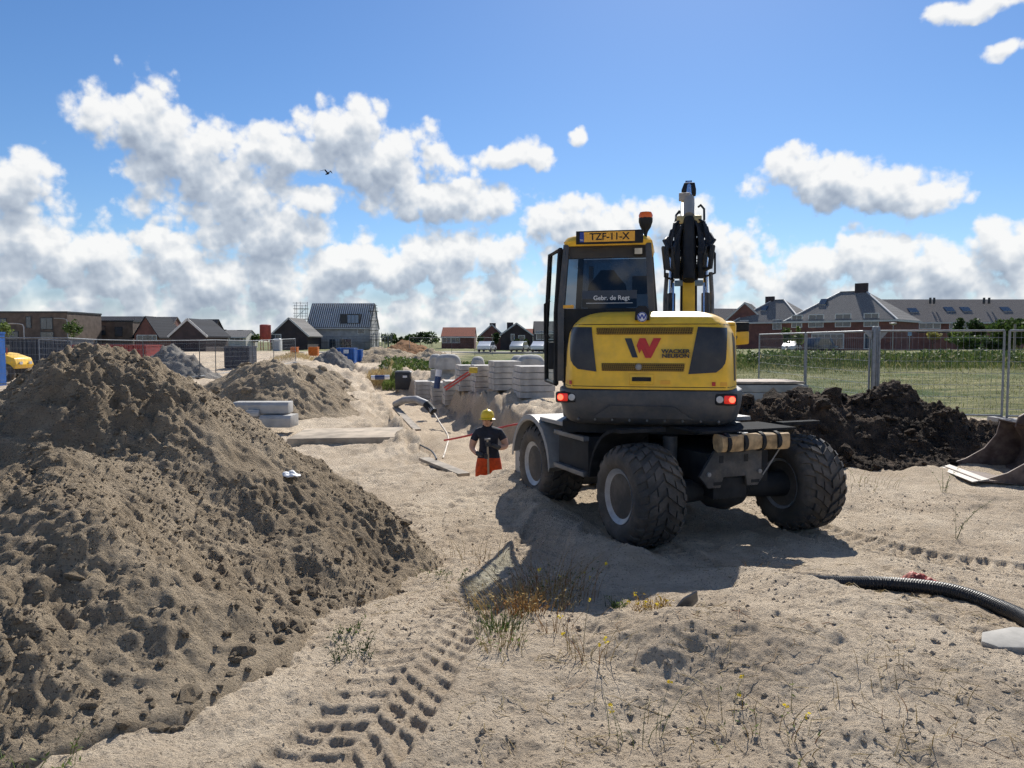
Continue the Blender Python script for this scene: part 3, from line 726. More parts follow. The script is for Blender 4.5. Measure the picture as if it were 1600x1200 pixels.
text('TZF-11-X', 'plate_lettering', BLK, bd, rearM(-.49, -.9945, 3.527), .118, bold=.0018, sx=1.0)
text('NL', 'country_letters', WHT, bd, rearM(-.827, -.9945, 3.492), .034)
for x in (-.8, -.2): MB(MU).bar((x, -.955, 3.50), (x, -.80, 3.48), .03).build('bracket', BLK, bd)
wl = MB(MU).box(-.20, -.09, -.90, -.83, 3.31, 3.40).build('work_light', BLK, CB, True, .01)
MB(MU).box(-.19, -.10, -.907, -.899, 3.32, 3.39).build('lamp_glass', mat('lamp_cream', (.62, .57, .45), .3), wl)
MB(MU).box(-1.06, -.93, -.955, -.943, 2.665, 2.705).build('window_sticker', PLATE, CB)
be = MB(MU).lathe([(3.50, .02), (3.56, .02), (3.60, .03), (3.65, .062), (3.72, .085), (3.765, .085)], 'z', 20, (-.065, -.80, 0)).build('beacon', BLK, EX, True)
MB(MU).lathe([(3.765, .082), (3.80, .086), (3.835, .07), (3.845, .0)], 'z', 20, (-.065, -.80, 0)).build('beacon_lens', ORG, be, True)
# open door, folded back along the left side
dr = MB(MU); dp = [(-1.17, -.80, 1.72), (-1.42, -.02, 1.72), (-1.42, -.06, 2.4), (-1.36, -.10, 3.42), (-1.13, -.72, 3.42), (-1.17, -.80, 2.6)]
dr.tube(dp + [dp[0]], .034, 6); DR = dr.build('cab_door', BLK, EX, True)
MB(MU).add([dp[0], dp[1], dp[2], dp[3], dp[4], dp[5]], [(0, 1, 2, 5), (5, 2, 3, 4)]).build('door_glass', GLT, DR)
MB(MU).tube([(-1.33, -.3, 2.3), (-1.40, -.3, 2.35), (-1.40, -.3, 2.75), (-1.33, -.3, 2.8)], .016, 6).build('grab_handle', BLK, DR)
MB(MU).box(-1.27, -1.13, -.80, -.70, 1.9, 2.25).build('door_latch', BLK, DR, True, .02)
# mirror on the right
mr = MB(MU).loft([[(1.15, .87, 2.20), (1.33, .87, 2.22), (1.33, .98, 2.22), (1.15, .98, 2.20)], [(1.145, .86, 2.39), (1.33, .86, 2.40), (1.33, 1.0, 2.40), (1.145, 1.0, 2.39)]]).build('mirror', YEL, EX, True, .02)
MB(MU).box(1.15, 1.33, .87, .98, 2.405, 2.53).build('mirror_head', BLK, mr, True, .02)
MB(MU).tube([(1.0, .7, 2.1), (1.1, .8, 2.2), (1.22, .95, 2.45)], .018, 6).build('mirror_arm', BLK, mr)
# boom, stick, digging bucket
bx = .49
def arm(name, poly, w, m, x=bx): return MB(MU).prism(poly, 'x', x - w / 2, x + w / 2).build(name, m, EX, True, .015)
BOOM = arm('boom', [(.42, 1.55), (.78, 1.55), (1.18, 2.6), (1.62, 3.75), (1.62, 4.02), (1.38, 4.05), (1.0, 3.4), (.55, 2.5)], .17, YEL)
MB(MU).box(.28, .70, .25, .85, 1.30, 2.2).build('boom_foot', BLK, EX, True, .02)
UB = arm('upper_boom', [(1.42, 3.80), (1.66, 3.78), (2.6, 4.22), (3.3, 4.36), (3.34, 4.56), (2.6, 4.54), (1.5, 4.04)], .22, DGR)
ST = arm('stick', [(3.12, 4.75), (3.42, 4.70), (3.50, 3.9), (3.55, 2.3), (3.42, 2.25), (3.22, 3.7)], .20, YEL)
BK = MB(MU).prism([(3.30, 2.35), (3.75, 2.2), (3.95, 1.75), (3.75, 1.35), (3.35, 1.30), (3.10, 1.55), (3.14, 1.6), (3.40, 1.40), (3.68, 1.45), (3.82, 1.75), (3.66, 2.08), (3.32, 2.2)], 'x', bx - .4, bx + .4).build('digging_bucket', BLK, EX)
for s in (-1, 1):
    x = bx + s * .245
    c_ = MB(MU).tube([(x, .80, 1.75), (x, 1.08, 2.95)], .062, 12).build('lift_cylinder', DGR, BOOM, True)
    MB(MU).tube([(x, 1.08, 2.95), (x, 1.34, 3.62)], .036, 12).build('piston_rod', CHR, c_, True)
    MB(MU).bar((x - s * .03, .6, 1.75), (x - s * .03, 1.02, 3.1), .025, .04).build('steel_pipe', CHR, BOOM)
cyl = MB(MU).tube([(bx, 1.30, 4.10), (bx, 1.62, 4.42)], .082, 14).build('boom_cylinder', LGR, BOOM, True)
MB(MU).tube([(bx, 1.62, 4.42), (bx + .005, 1.98, 4.72)], .048, 12).build('piston_rod', CHR, cyl, True)
MB(MU).box(bx - .15, bx + .02, 1.54, 1.60, 4.38, 4.50).build('clamp_block', LGR, cyl, True, .01)
MB(MU).loft([[(bx + dx, 1.90 + dy, z) for dx, dy in ((-.11, -.1), (.11, -.1), (.11, .1), (-.11, .1))] for z in (4.52, 4.60)] + [[(bx + dx, 1.98 + dy, 4.72) for dx, dy in ((-.07, -.08), (.09, -.08), (.09, .08), (-.07, .08))]]).build('cylinder_head', BLK, UB, True, .012)
MB(MU).bar((bx, 2.0, 4.72), (bx, 3.25, 4.62), .10).build('stick_cylinder', DGR, UB)
MB(MU).box(bx - .20, bx + .20, .86, .94, 3.05, 3.13).build('pipe_clamp', mat('blue_grey_steel', (.16, .24, .31), .4), BOOM, True, .01)
for k, dx in enumerate((-.10, -.05, .0, .05, .10)):
    MB(MU).tube([(bx + dx, .60, 2.3), (bx + dx, .86, 3.0), (bx + dx * .9, 1.10, 3.55), (bx + dx * .8, 1.30, 4.0)], .018, 6).build('hydraulic_pipe', (YEL if k % 2 else BLK), BOOM, True)
MB(MU).tube([(bx, .78, 3.12), (bx, 1.10, 3.80), (bx, 1.24, 4.05)], .085, 12).build('adjust_cylinder', BLK, BOOM, True)
for s in (-1, 1):
    MB(MU).prism([(.86, 3.15), (1.2, 3.2), (1.55, 3.85), (1.42, 4.05), (1.2, 4.0), (.92, 3.5)], 'x', bx + s * .17 - .045, bx + s * .17 + .045).build('hose_guard', BLK, BOOM, True, .02)
    MB(MU).tube([(bx + s * .33, .7, 1.75), (bx + s * .33, .98, 2.9), (bx + s * .31, 1.05, 3.25)], .03, 8).build('steel_pipe', GRY, BOOM, True)
hr = random.Random(3)
for s in (-1, 1):
    for k in range(9):
        x = bx + s * (.13 + .028 * k * hr.uniform(.6, 1.1)); zt = 3.98 - .05 * k + hr.uniform(-.05, .05)
        pts = [(bx + s * .10, .98, 3.12 + .02 * k), (x, .98 - .02 * k, 3.30), (x + s * .03, 1.0 - .02 * k, 3.6), (x, 1.10, zt - .12), (x - s * .05, 1.22, zt), (bx + s * .10, 1.38, zt - .03), (bx + s * .07, 1.42, zt - .25)]
        MB(MU).tube(pts, .027, 6).build('hydraulic_hose', HOSE, BOOM, True)
    for k in range(6):
        o_ = .20 + .022 * k; zb_ = 3.36 + .05 * k + hr.uniform(-.03, .03); zt = 4.02 - .045 * k + hr.uniform(-.04, .04)
        MB(MU).tube([(bx + s * .12, 1.02, zb_ - .1), (bx + s * o_, 1.0, zb_), (bx + s * (o_ + .05), 1.06, (zb_ + zt) / 2), (bx + s * (o_ + .01), 1.16, zt - .06), (bx + s * (o_ - .08), 1.24, zt), (bx + s * .06, 1.34, zt - .05)], .024, 6).build('hydraulic_hose', HOSE, BOOM, True)
    for (z0, z1, o) in (((3.14, 3.52, .34), (4.02, 4.22, .19)) if s < 0 else ((3.18, 3.60, .37), (4.0, 4.30, .22), (3.5, 3.75, .33))):
        MB(MU).tube([(bx + s * .2, 1.0 + (z0 - 3.1) * .4, z0), (bx + s * o, 1.0 + (z0 - 3.1) * .4, z0 + .06), (bx + s * o, 1.1 + (z0 - 3.1) * .4, z1 - .07), (bx + s * (o - .05), 1.15 + (z0 - 3.1) * .4, z1), (bx + s * .14, 1.2 + (z0 - 3.1) * .4, z1 - .02)], .017, 6).build('hydraulic_hose', HOSE, BOOM, True)
    MB(MU).box(bx + s * .12 - .06, bx + s * .12 + .06, 1.2, 1.34, 3.98, 4.10).build('valve_block', mat('brass', (.42, .33, .16), .4, metal=.6), BOOM, True, .01)

# ---- undercarriage
RAY_, FAY = -1.57, .85
WX = 1.09
def tyre_profile(x):
    return np.interp(abs(x), [0, .12, .22, .27, .295, .30], [.545, .542, .525, .495, .45, .40])
def make_wheel():
    tm = MB(Matrix.Scale(SCL, 4)); n = 52
    prof = [(-.24, .29), (-.27, .31), (-.295, .37), (-.30, .42), (-.29, .465), (-.265, .50), (-.22, .525), (-.12, .542), (0, .545), (.12, .542), (.22, .525), (.265, .50), (.29, .465), (.30, .42), (.295, .37), (.27, .31), (.24, .29)]
    tm.lathe(prof, 'x', n)
    N = 22
    def lug(x0, x1, a0, a1, wa, h, skew):
        vs = []
        K = 3
        for i in range(K + 1):
            f = i / K; x = x0 + (x1 - x0) * f; a = a0 + (a1 - a0) * f
            for da in (-wa / 2, wa / 2):
                for hh in (-.02, h):
                    r = float(tyre_profile(x)) + hh; aa = a + da * (1 if hh < 0 else .86)
                    vs.append((x, r * math.cos(aa), r * math.sin(aa)))
        fs = [(0, 1, 3, 2)]
        for i in range(K):
            b = i * 4; c = b + 4
            fs += [(b, c, c + 1, b + 1), (b + 1, c + 1, c + 3, b + 3), (b + 3, c + 3, c + 2, b + 2)]
        b = K * 4; fs.append((b, b + 2, b + 3, b + 1))
        tm.add(vs, fs)
    st = 2 * math.pi / N
    for k in range(N):
        a = k * st
        for s in (-1, 1):
            o = a + (0 if s > 0 else st / 2)
            lug(s * .012, s * .105, o, o + .13, .185, .03, 0)
            lug(s * .12, s * .205, o + .155, o + .25, .17, .03, 0)
            lug(s * .215, s * .293, o + .11, o + .17, .15, .026, 0)
    T = link('tyre', tm.mesh('tyre', True), RUB)
    rm = MB(Matrix.Scale(SCL, 4)).lathe([(-.235, .24), (-.265, .285), (-.275, .305), (-.262, .305), (-.25, .275), (-.19, .262), (-.17, .235), (-.10, .228), (-.02, .215), (.0, .10), (.02, .0), (.04, .0), (.04, .215), (.2, .24), (.26, .285), (.27, .30), (.25, .30), (.2, .26)], 'x', 40)
    Rm = link('rim', rm.mesh('rim', True), RIMM)
    hb = MB(Matrix.Scale(SCL, 4)).lathe([(-.10, .0), (-.10, .07), (-.03, .085), (.0, .12), (.03, .12)], 'x', 24)
    for k in range(8):
        a = k * math.pi / 4; hb.lathe([(-.03, .014), (.0, .014)], 'x', 6, (0, .16 * math.cos(a), .16 * math.sin(a)))
    Hb = link('hub', hb.mesh('hub', True), BLK)
    return T, Rm, Hb
T0, R0, H0 = make_wheel()
first = True
for (x, y, nm) in ((-WX, RAY_, 'left rear'), (WX, RAY_, 'right rear'), (-WX, FAY, 'left front'), (WX, FAY, 'right front')):
    W = bpy.data.objects.new('wheel', None); COL.objects.link(W); W.parent = EX; W.empty_display_size = .1
    p = MC @ Vector((x, y, .56)); W.location = p
    W.rotation_euler = (0, 0, math.radians(21) + (0 if x < 0 else math.pi))
    for src in (T0, R0, H0):
        o = src if first else src.copy()
        if not first: COL.objects.link(o)
        o.parent = W; o.rotation_euler = (rnd.uniform(0, 6), 0, 0)
    first = False
ch = MB(MC).box(-.42, .42, -1.85, 1.25, .66, 1.02); FR = ch.build('chassis_frame', BLK, EX, True, .02)
for y in (RAY_, FAY):
    ax = MB(MC).tube([(-.86, y, .56), (-.3, y, .56)], [.16, .12], 12).tube([(.3, y, .56), (.86, y, .56)], [.12, .16], 12).lathe([(-.32, .1), (-.2, .2), (0, .25), (.2, .2), (.32, .1)], 'x', 20, (0, y, .56))
    ax.build('axle', BLK, EX, True)
for s in (-1, 1):
    # front mudguard
    rings = []
    for k in range(15):
        a = math.radians(8 + 168 * k / 14); r0, r1 = .655, .685
        c, sn = math.cos(a), math.sin(a)
        rings.append([(s * .76, FAY + r0 * c, .56 + r0 * sn), (s * 1.40, FAY + r0 * c, .56 + r0 * sn), (s * 1.41, FAY + r0 * c * .97, .56 + r0 * sn - .05), (s * 1.425, FAY + r1 * c * .97, .56 + r1 * sn - .06), (s * 1.415, FAY + r1 * c, .56 + r1 * sn), (s * .76, FAY + r1 * c, .56 + r1 * sn)])
    MB(MC).loft(rings).build('mudguard', LGR, EX, True)
    MB(MC).box(*sorted((s * .45, s * 1.36)), -.35, .62, 1.185, 1.235).build('deck_plate', LGR, EX)
    tb = MB(MC).box(*sorted((s * .5, s * 1.33)), -.78, .06, .66, 1.12).build('step_box', BLK, EX, True, .012)
    for z in (.665, 1.09):
        MB(MC).box(*sorted((s * 1.325, s * 1.40)), -.79, .07, z - .02, z + .035).build('step_tread', GRY, tb, True, .006)
    rings = []
    for k in range(10):
        a = math.radians(95 - 88 * k / 9); c, sn = math.cos(a), math.sin(a); r0, r1 = .68, .72
        rings.append([(s * .8, RAY_ + r0 * c, .58 + r0 * sn), (s * 1.37, RAY_ + r0 * c, .58 + r0 * sn), (s * 1.37, RAY_ + r1 * c, .58 + r1 * sn), (s * .8, RAY_ + r1 * c, .58 + r1 * sn)])
    MB(MC).loft(rings).build('mudguard', MATTE, EX, True)
    MB(MC).tube([(s * .50, RAY_ + .32, .75), (s * .50, RAY_ + .32, 1.15)], .085, 14).build('support_cylinder', DGR, EX, True)
hp = MB(MC).prism([(-.36, 1.05), (.27, 1.05), (.27, .78), (.30, .74), (.22, .645), (.08, .645), (.06, .76), (-.24, .76), (-.28, .645), (-.44, .645), (-.55, .78)], 'y', -1.92, -1.88).build('hitch_plate', DSTEEL, EX, True, .004)
for x in (-.30, .03): MB(MC).box(x, x + .05, -1.926, -1.90, .92, 1.0).build('plate_slot', BLK, hp)
for x in (-.37, .13): MB(MC).box(x, x + .11, -1.926, -1.90, .675, .71).build('plate_slot', BLK, hp)
for x, z in ((-.44, .80), (.24, .80)): MB(MC).lathe([(-.02, 0), (-.015, .025), (.02, .025)], 'y', 12, (x, -1.925, z)).build('bolt', LGR, hp)
MB(MC).box(-.33, .12, -1.86, -1.6, .50, .74).build('axle_mount', BLK, EX, True, .02)
MB(MC).box(-.55, .72, -1.95, -1.3, 1.255, 1.28).build('rear_shelf', MATTE, EX)
bun = MB(MC); rings = []; r2 = random.Random(4)
for k in range(25):
    x = -.36 + .90 * k / 24; sq = .93 if any(abs(x - q) < .025 for q in (-.27, -.05, .19, .40)) else 1.0
    ring = []
    for j in range(12):
        a = 2 * math.pi * j / 12; w = .085 * sq * (1 + .12 * math.sin(5 * x * 3 + j)); h = .092 * sq * (1 + .10 * math.sin(9 * x + 2 * j))
        ring.append((x, -1.97 + w * (abs(math.cos(a)) ** .4) * (1 if math.cos(a) > 0 else -1), 1.147 + h * (abs(math.sin(a)) ** .4) * (1 if math.sin(a) > 0 else -1)))
    rings.append(ring)
bun.loft(rings); BUN = tag(bun.build('rolled_tarpaulin', BEIGE, None, True), 'rolled beige canvas strapped across the back of the excavator chassis', 'tarpaulin')
BUN.location = SLEW
for q in (-.27, -.05, .19, .40):
    MB(MC).lathe([(-.022, .09), (-.022, .108), (.022, .108), (.022, .09)], 'x', 16, (q, -1.97, 1.147)).build('strap', BLK, BUN, True)
MB(MC).tube([(.50, -1.97, 1.08), (.28, -1.9, .72)], .008, 5).build('strap_end', LGR, BUN)
# dozer blade at the front
bl = MB(MC).prism([(1.72, .03), (1.80, .03), (1.74, .25), (1.76, .46), (1.86, .60), (1.80, .62), (1.68, .46), (1.66, .22)], 'x', -1.22, 1.22).build('dozer_blade', GRY, EX, True)
for s in (-1, 1):
    MB(MC).prism([(1.1, .62), (1.2, .78), (1.70, .45), (1.68, .25)], 'x', s * .45 - .04, s * .45 + .04).build('blade_arm', GRY, bl)
    MB(MC).box(s * 1.22 - .015, s * 1.22 + .015, 1.55, 1.86, .03, .62).build('blade_end', LGR, bl)
for z_, e_ in ((2.452, .004), (1.735, .003)):
    MB(MU).tube([tailpt(-1.0 + 2.0 * k / 40, z_, .001) for k in range(41)], .0045, 4).build('panel_seam', BLK, HOOD)
for k in range(9):
    for z_ in (1.345,): MB(MU).lathe([(-.012, 0), (-.010, .014), (.01, .014)], 'y', 8, (-.8 + .2 * k, yrear((-.8 + .2 * k) * 1.03 / 1.1) + .035, z_)).build('bolt', GRY, CW)
# ------------------------------------------------------------------ buildings
def wallmat(name, c, c2): return mat(name, c, .85, noise=.2, scale=1.2, color2=c2)
BRK_BROWN = wallmat('brown_brick', (.16, .115, .09), (.10, .072, .058)); BRK_RED = wallmat('dark_red_brick', (.20, .085, .068), (.13, .058, .05))
BRK_DK = wallmat('dark_brick', (.055, .040, .042), (.035, .028, .03)); CONC = wallmat('grey_block_wall', (.42, .41, .40), (.32, .315, .31)); CREAM = wallmat('cream_wall', (.55, .52, .46), (.42, .40, .36))
def tilemat(name, c1, c2, rows=3.2, rough=.55):
    m = bpy.data.materials.new(name); m.use_nodes = True; t = m.node_tree; b = t.nodes['Principled BSDF']
    tcn = t.nodes.new('ShaderNodeTexCoord'); br = t.nodes.new('ShaderNodeTexBrick'); br.inputs['Scale'].default_value = rows
    br.inputs['Color1'].default_value = (*c1, 1); br.inputs['Color2'].default_value = (*c2, 1); br.inputs['Mortar'].default_value = (c1[0] * .35, c1[1] * .35, c1[2] * .35, 1); br.inputs['Mortar Size'].default_value = .035
    mp = t.nodes.new('ShaderNodeMapping'); mp.inputs['Rotation'].default_value = (math.radians(90), 0, 0); t.links.new(tcn.outputs['Object'], mp.inputs[0]); t.links.new(mp.outputs[0], br.inputs['Vector'])
    t.links.new(br.outputs['Color'], b.inputs['Base Color']); b.inputs['Roughness'].default_value = .92; b.inputs['Specular IOR Level'].default_value = .15
    return m
TIL_GREY = tilemat('grey_roof_tiles', (.26, .25, .24), (.19, .185, .18)); TIL_DK = tilemat('dark_roof_tiles', (.045, .05, .062), (.035, .038, .048)); TIL_RED = tilemat('red_roof_tiles', (.30, .09, .055), (.22, .07, .045)); TIL_TAUPE = tilemat('taupe_roof_tiles', (.28, .25, .23), (.22, .20, .185))
WFR = mat('white_window_frame', (.70, .70, .68), .5, noise=.05); TRIM = mat('pale_trim', (.58, .58, .57), .6, noise=.08); WGL = mat('window_glass', (.05, .065, .085), .08, noise=.1, spec=.9); DKF = mat('dark_window_frame', (.03, .032, .036), .5)
GUT = mat('zinc', (.3, .31, .32), .4, metal=.5)
def house(label, cx, cy, yaw, L, W, eave, ridge, roof, wm, rm, wins=(), cat='house', name='house', chim=(), sky=(), frame=None, hipin=.55, z0=None, trim=True):
    z0 = bz1(cx, cy) - .1 if z0 is None else z0
    E = empty(name, (cx, cy, z0), label, cat, None, yaw); h = eave; r = ridge; a, b = L / 2, W / 2; ov = .35
    def P(mb, nm, m, par=E, **k): return mb.build(nm, m, par, **k)
    if roof == 'gable_y':
        P(MB().prism([(-a, 0), (a, 0), (a, h), (0, r), (-a, h)], 'y', -b, b), 'wall', wm)
    elif roof == 'gable_x':
        P(MB().prism([(-b, 0), (b, 0), (b, h), (0, r), (-b, h)], 'x', -a, a), 'wall', wm)
    else:
        P(MB().box(-a, a, -b, b, 0, h), 'wall', wm)
    if roof == 'gable_y':
        s = (r - h) / a
        R_ = MB()
        for sg in (-1, 1):
            R_.prism([(sg * (a + ov), h - ov * s + .03), (0, r + .03), (0, r + .22), (sg * (a + ov), h - ov * s + .22)], 'y', -b - .15, b + .15)
        RO = P(R_, 'roof', rm)
        if trim:
            for sg in (-1, 1): P(MB().bar((sg * (a + ov), -b - .2, h - ov * s + .1), (0, -b - .2, r + .1), .06, .26), 'barge_board', TRIM, RO)
    elif roof == 'gable_x':
        s = (r - h) / b; R_ = MB()
        for sg in (-1, 1):
            R_.prism([(sg * (b + ov), h - ov * s + .03), (0, r + .03), (0, r + .2), (sg * (b + ov), h - ov * s + .2)], 'x', -a - .12, a + .12)
        RO = P(R_, 'roof', rm)
        if trim: P(MB().box(-a - .1, a + .1, -b - ov - .12, -b - ov + .02, h - ov * s - .05, h - ov * s + .16), 'gutter', TRIM, RO)
    elif roof == 'hip':
        q = min(a, b) * hipin * 1.8 if hipin else b
        q = min(q, a - .3)
        e = [(-a - ov, -b - ov, h), (a + ov, -b - ov, h), (a + ov, b + ov, h), (-a - ov, b + ov, h)]
        RO = P(MB().add(e + [(-a + q, 0, r), (a - q, 0, r)], [(0, 1, 5, 4), (1, 2, 5), (2, 3, 4, 5), (3, 0, 4), (0, 3, 2, 1)]), 'roof', rm)
        P(MB().box(-a - ov - .05, a + ov + .05, -b - ov - .05, b + ov + .05, h - .28, h - .02), 'eaves', TRIM, RO)
        for p0, p1 in (((-a - ov, -b - ov, h), (-a + q, 0, r)), ((a + ov, -b - ov, h), (a - q, 0, r)), ((-a + q, 0, r), (a - q, 0, r))):
            P(MB().bar(p0, p1, .22, .14), 'ridge_tiles', TRIM if p0[2] != p1[2] else rm, RO)
    else:
        RO = P(MB().box(-a - .08, a + .08, -b - .08, b + .08, h + .002, h + .25), 'roof', DKF)
    for (x, y, w, zt) in chim:
        P(MB().box(x - w / 2, x + w / 2, y - .35, y + .35, h + .3, zt), 'chimney', BRK_DK, RO)
    for (side, u, z, w, hh) in wins:
        fm = frame or WFR
        if side == 'f': bx_ = (u - w / 2, u + w / 2, -b - .05, -b + .05); gl = (u - w / 2 + .08, u + w / 2 - .08, -b - .06, -b - .045)
        elif side == 'l': bx_ = (-a - .05, -a + .05, u - w / 2, u + w / 2); gl = (-a - .06, -a - .045, u - w / 2 + .08, u + w / 2 - .08)
        else: bx_ = (a - .05, a + .05, u - w / 2, u + w / 2); gl = (a + .045, a + .06, u - w / 2 + .08, u + w / 2 - .08)
        fo = P(MB().box(*bx_, z, z + hh), 'window', fm)
        n = max(1, int(round(w / 1.0)))
        for k in range(n):
            if side == 'f': g0, g1 = gl[0] + (gl[1] - gl[0]) * k / n + .03, gl[0] + (gl[1] - gl[0]) * (k + 1) / n - .03; P(MB().box(g0, g1, gl[2], gl[3], z + .1, z + hh - .1), 'pane', WGL, fo)
            else: g0, g1 = gl[2] + (gl[3] - gl[2]) * k / n + .03, gl[2] + (gl[3] - gl[2]) * (k + 1) / n - .03; P(MB().box(gl[0], gl[1], g0, g1, z + .1, z + hh - .1), 'pane', WGL, fo)
    for (u, f, w) in sky:   # roof windows on the front slope
        if roof == 'gable_x' or roof == 'hip':
            y0 = -b + b * f; zz = h + (r - h) * f; sl = (r - h) / b; d = .55
            P(MB().add([(u - w / 2, y0 - d, zz - d * sl + .32), (u + w / 2, y0 - d, zz - d * sl + .32), (u + w / 2, y0 + d, zz + d * sl + .32), (u - w / 2, y0 + d, zz + d * sl + .32), (u - w / 2, y0 - d, zz - d * sl + .1), (u + w / 2, y0 - d, zz - d * sl + .1), (u + w / 2, y0 + d, zz + d * sl + .1), (u - w / 2, y0 + d, zz + d * sl + .1)],
                       [(0, 1, 2, 3), (0, 4, 5, 1), (1, 5, 6, 2), (2, 6, 7, 3), (3, 7, 4, 0)]), 'roof_window', WGL, RO)
    return E
def PX(px, Y): return (px - 800) / FPX * Y
def ZY(py, Y): return HC - (py - 534) / FPX * Y
def hpx(label, p0, p1, Y, ye, yr, roof, wm, rm, W=9, **k):
    x0, x1 = PX(p0, Y), PX(p1, Y); cy = Y + W / 2; cx = (x0 + x1) / 2; z0 = bz1(cx, Y) - .1
    wins = [(s, (PX(pu, Y) - cx) if s == 'f' else pu, ZY(pz, Y) - z0, w, h) for (s, pu, pz, w, h) in k.pop('win', ())]
    yy = Y + (W / 2 if roof == 'gable_x' else 0)
    sky_ = [(PX(pu, Y) - cx, f, w) for (pu, f, w) in k.pop('skyl', ())]
    chim = [(PX(pu, yy) - cx, 0, w, ZY(pz, yy) - z0) for (pu, pz, w) in k.pop('chimp', ())]
    return house(label, cx, cy, 0, x1 - x0, W, ZY(ye, Y) - z0, (ZY(yr, yy) - z0) if yr else 0, roof, wm, rm, wins, sky=sky_, chim=chim, z0=z0, **k)
hpx('long brown brick flat-roofed block at the far left edge', -75, 107, 120, 489, None, 'flat', BRK_BROWN, TIL_DK, 10, cat='building', name='flat_roofed_building', frame=DKF,
    win=[('f', 7, 514, 1.2, 1.7), ('f', 47, 513, .9, 1.9), ('f', 75, 515, 2.0, 1.9), ('f', -25, 514, 1.8, 1.9), ('f', 20, 536, 2.2, 1.9), ('f', 75, 538, 2.2, 2.0)])
hpx('lower brown brick flat-roofed block beside the long one', 108, 209, 132, 503, None, 'flat', BRK_BROWN, TIL_DK, 9, cat='building', name='flat_roofed_building', frame=DKF,
    win=[('f', 131, 525, 1.0, 2.0), ('f', 148, 525, .8, 2.1), ('f', 163, 524, .9, 1.7), ('f', 187, 526, 1.4, 1.7), ('f', 115, 525, 1.1, 2.0)])
hpx('row house with pale roof tiles rising behind the flat brown blocks', 112, 222, 150, 522, 496, 'gable_x', BRK_BROWN, TIL_TAUPE, 9)
hpx('house with pale tiled roof and white windows joined to the steep dark gable', 229, 262, 128, 523, 497, 'gable_x', BRK_RED, TIL_TAUPE, 8, skyl=[(243, .55, 1.2)], win=[('f', 246, 533, 1.6, 1.0), ('f', 257, 533, 1.2, 1.0)])
hpx('house with steep dark gable and white windows below', 211, 247, 122, 524, 496, 'gable_y', BRK_RED, TIL_DK, 9, trim=False, win=[('f', 224, 533, 1.9, 1.0), ('f', 239, 533, 1.5, 1.0)])
hpx('dark gabled brick house with pale barge boards', 268, 322, 100, 524, 500, 'gable_y', BRK_DK, TIL_DK, 8)
hpx('tall dark house standing behind the dark gabled house', 296, 328, 112, 528, 501, 'gable_x', BRK_DK, TIL_DK, 7)
hpx('small far house with grey roof and two chimneys', 344, 385, 175, 527, 517, 'gable_x', CREAM, TIL_GREY, 8, chimp=[(350, 515, 1.4), (377, 516, 1.4)], win=[('f', 367, 533, 2.2, 1.0), ('f', 376, 533, 1.6, 1.0)])
hpx('dark brick house with gable beside the scaffolded house', 424, 481, 128, 524, 498, 'gable_y', BRK_DK, TIL_GREY, 9, win=[('f', 431, 535, 2.0, 1.4)])
SH = hpx('unfinished grey house with striped tiled roof and scaffolding', 480, 579, 140, 511, 476, 'gable_x', CONC, None or TIL_GREY, 9, skyl=[(510, .62, 1.3)], win=[('f', 565, 522, 1.4, 1.2), ('f', 540, 548, 2.4, 2.2), ('f', 520, 548, 1.4, 2.2)])
# light and dark tile courses standing up the new roof
r0 = [c for c in SH.children if c.name.startswith('roof')][0]
Ls = PX(579, 140) - PX(480, 140); z0s = SH.location.z; es = ZY(511, 140) - z0s; rs = ZY(476, 144.5) - z0s; sls = (rs - es) / 4.5
LTILE = mat('pale_tile', (.66, .65, .63), .6)
for k in range(30):
    x = -Ls / 2 + .2 + (Ls - .4) * k / 29
    MB().bar((x, -4.8, es - .3 * sls + .25), (x, -.1, rs + .23), .17, .10).build('tile_course', LTILE, r0)
dm = MB().prism([(-4.2, es + .25), (-4.2, es + 2.4), (-1.2, es + 2.5), (-1.2, es + .4)], 'x', Ls * .02, Ls * .33).build('dormer', DKF, SH)
for k in range(3): MB().box(Ls * (.14 + .06 * k), Ls * (.14 + .06 * k) + .62, -4.26, -4.2, es + .75, es + 2.2).build('pane', mat('blue_pane', (.10, .19, .32), .1, spec=.9), dm)
def scaffold(label, px0, px1, Y, ytop, ybot, n, lifts):
    x0, x1 = PX(px0, Y), PX(px1, Y); zb, zt = ZY(ybot, Y), ZY(ytop, Y)
    E = empty('scaffold', ((x0 + x1) / 2, Y, zb), label, 'scaffold'); hw = (x1 - x0) / 2; H = zt - zb
    for i in range(n):
        for y in (0, 1.2):
            x = -hw + 2 * hw * i / max(1, n - 1)
            MB().tube([(x, y, 0), (x, y, H + (.5 if (i + int(y)) % 2 else 0))], .05, 6).build('standard', GUT, E)
    for k in range(lifts):
        z = H * (k + 1) / (lifts + .4)
        MB().box(-hw - .3, hw + .3, -.05, 1.25, z - .08, z).build('platform', mat('scaffold_board', (.12, .105, .085), .8), E)
        for dz in (.5, 1.0): MB().tube([(-hw - .3, 0, z + dz), (hw + .3, 0, z + dz)], .04, 5).build('guard_rail', GUT, E)
        if n > 1: MB().tube([(-hw, 0, z - H / (lifts + .4)), (hw, 0, z)], .035, 5).build('brace', GUT, E)
    return E
scaffold('scaffold tower at the left end of the unfinished house', 462, 479, 139, 476, 546, 3, 4)
scaffold('scaffold tower at the right end of the unfinished house', 579, 588, 139, 480, 546, 2, 4)
scaffold('low scaffold running along the front of the unfinished house', 484, 580, 137.5, 529, 547, 9, 1)
scaffold('scaffold bay with many poles right of the unfinished house', 582, 611, 138, 524, 547, 7, 1)
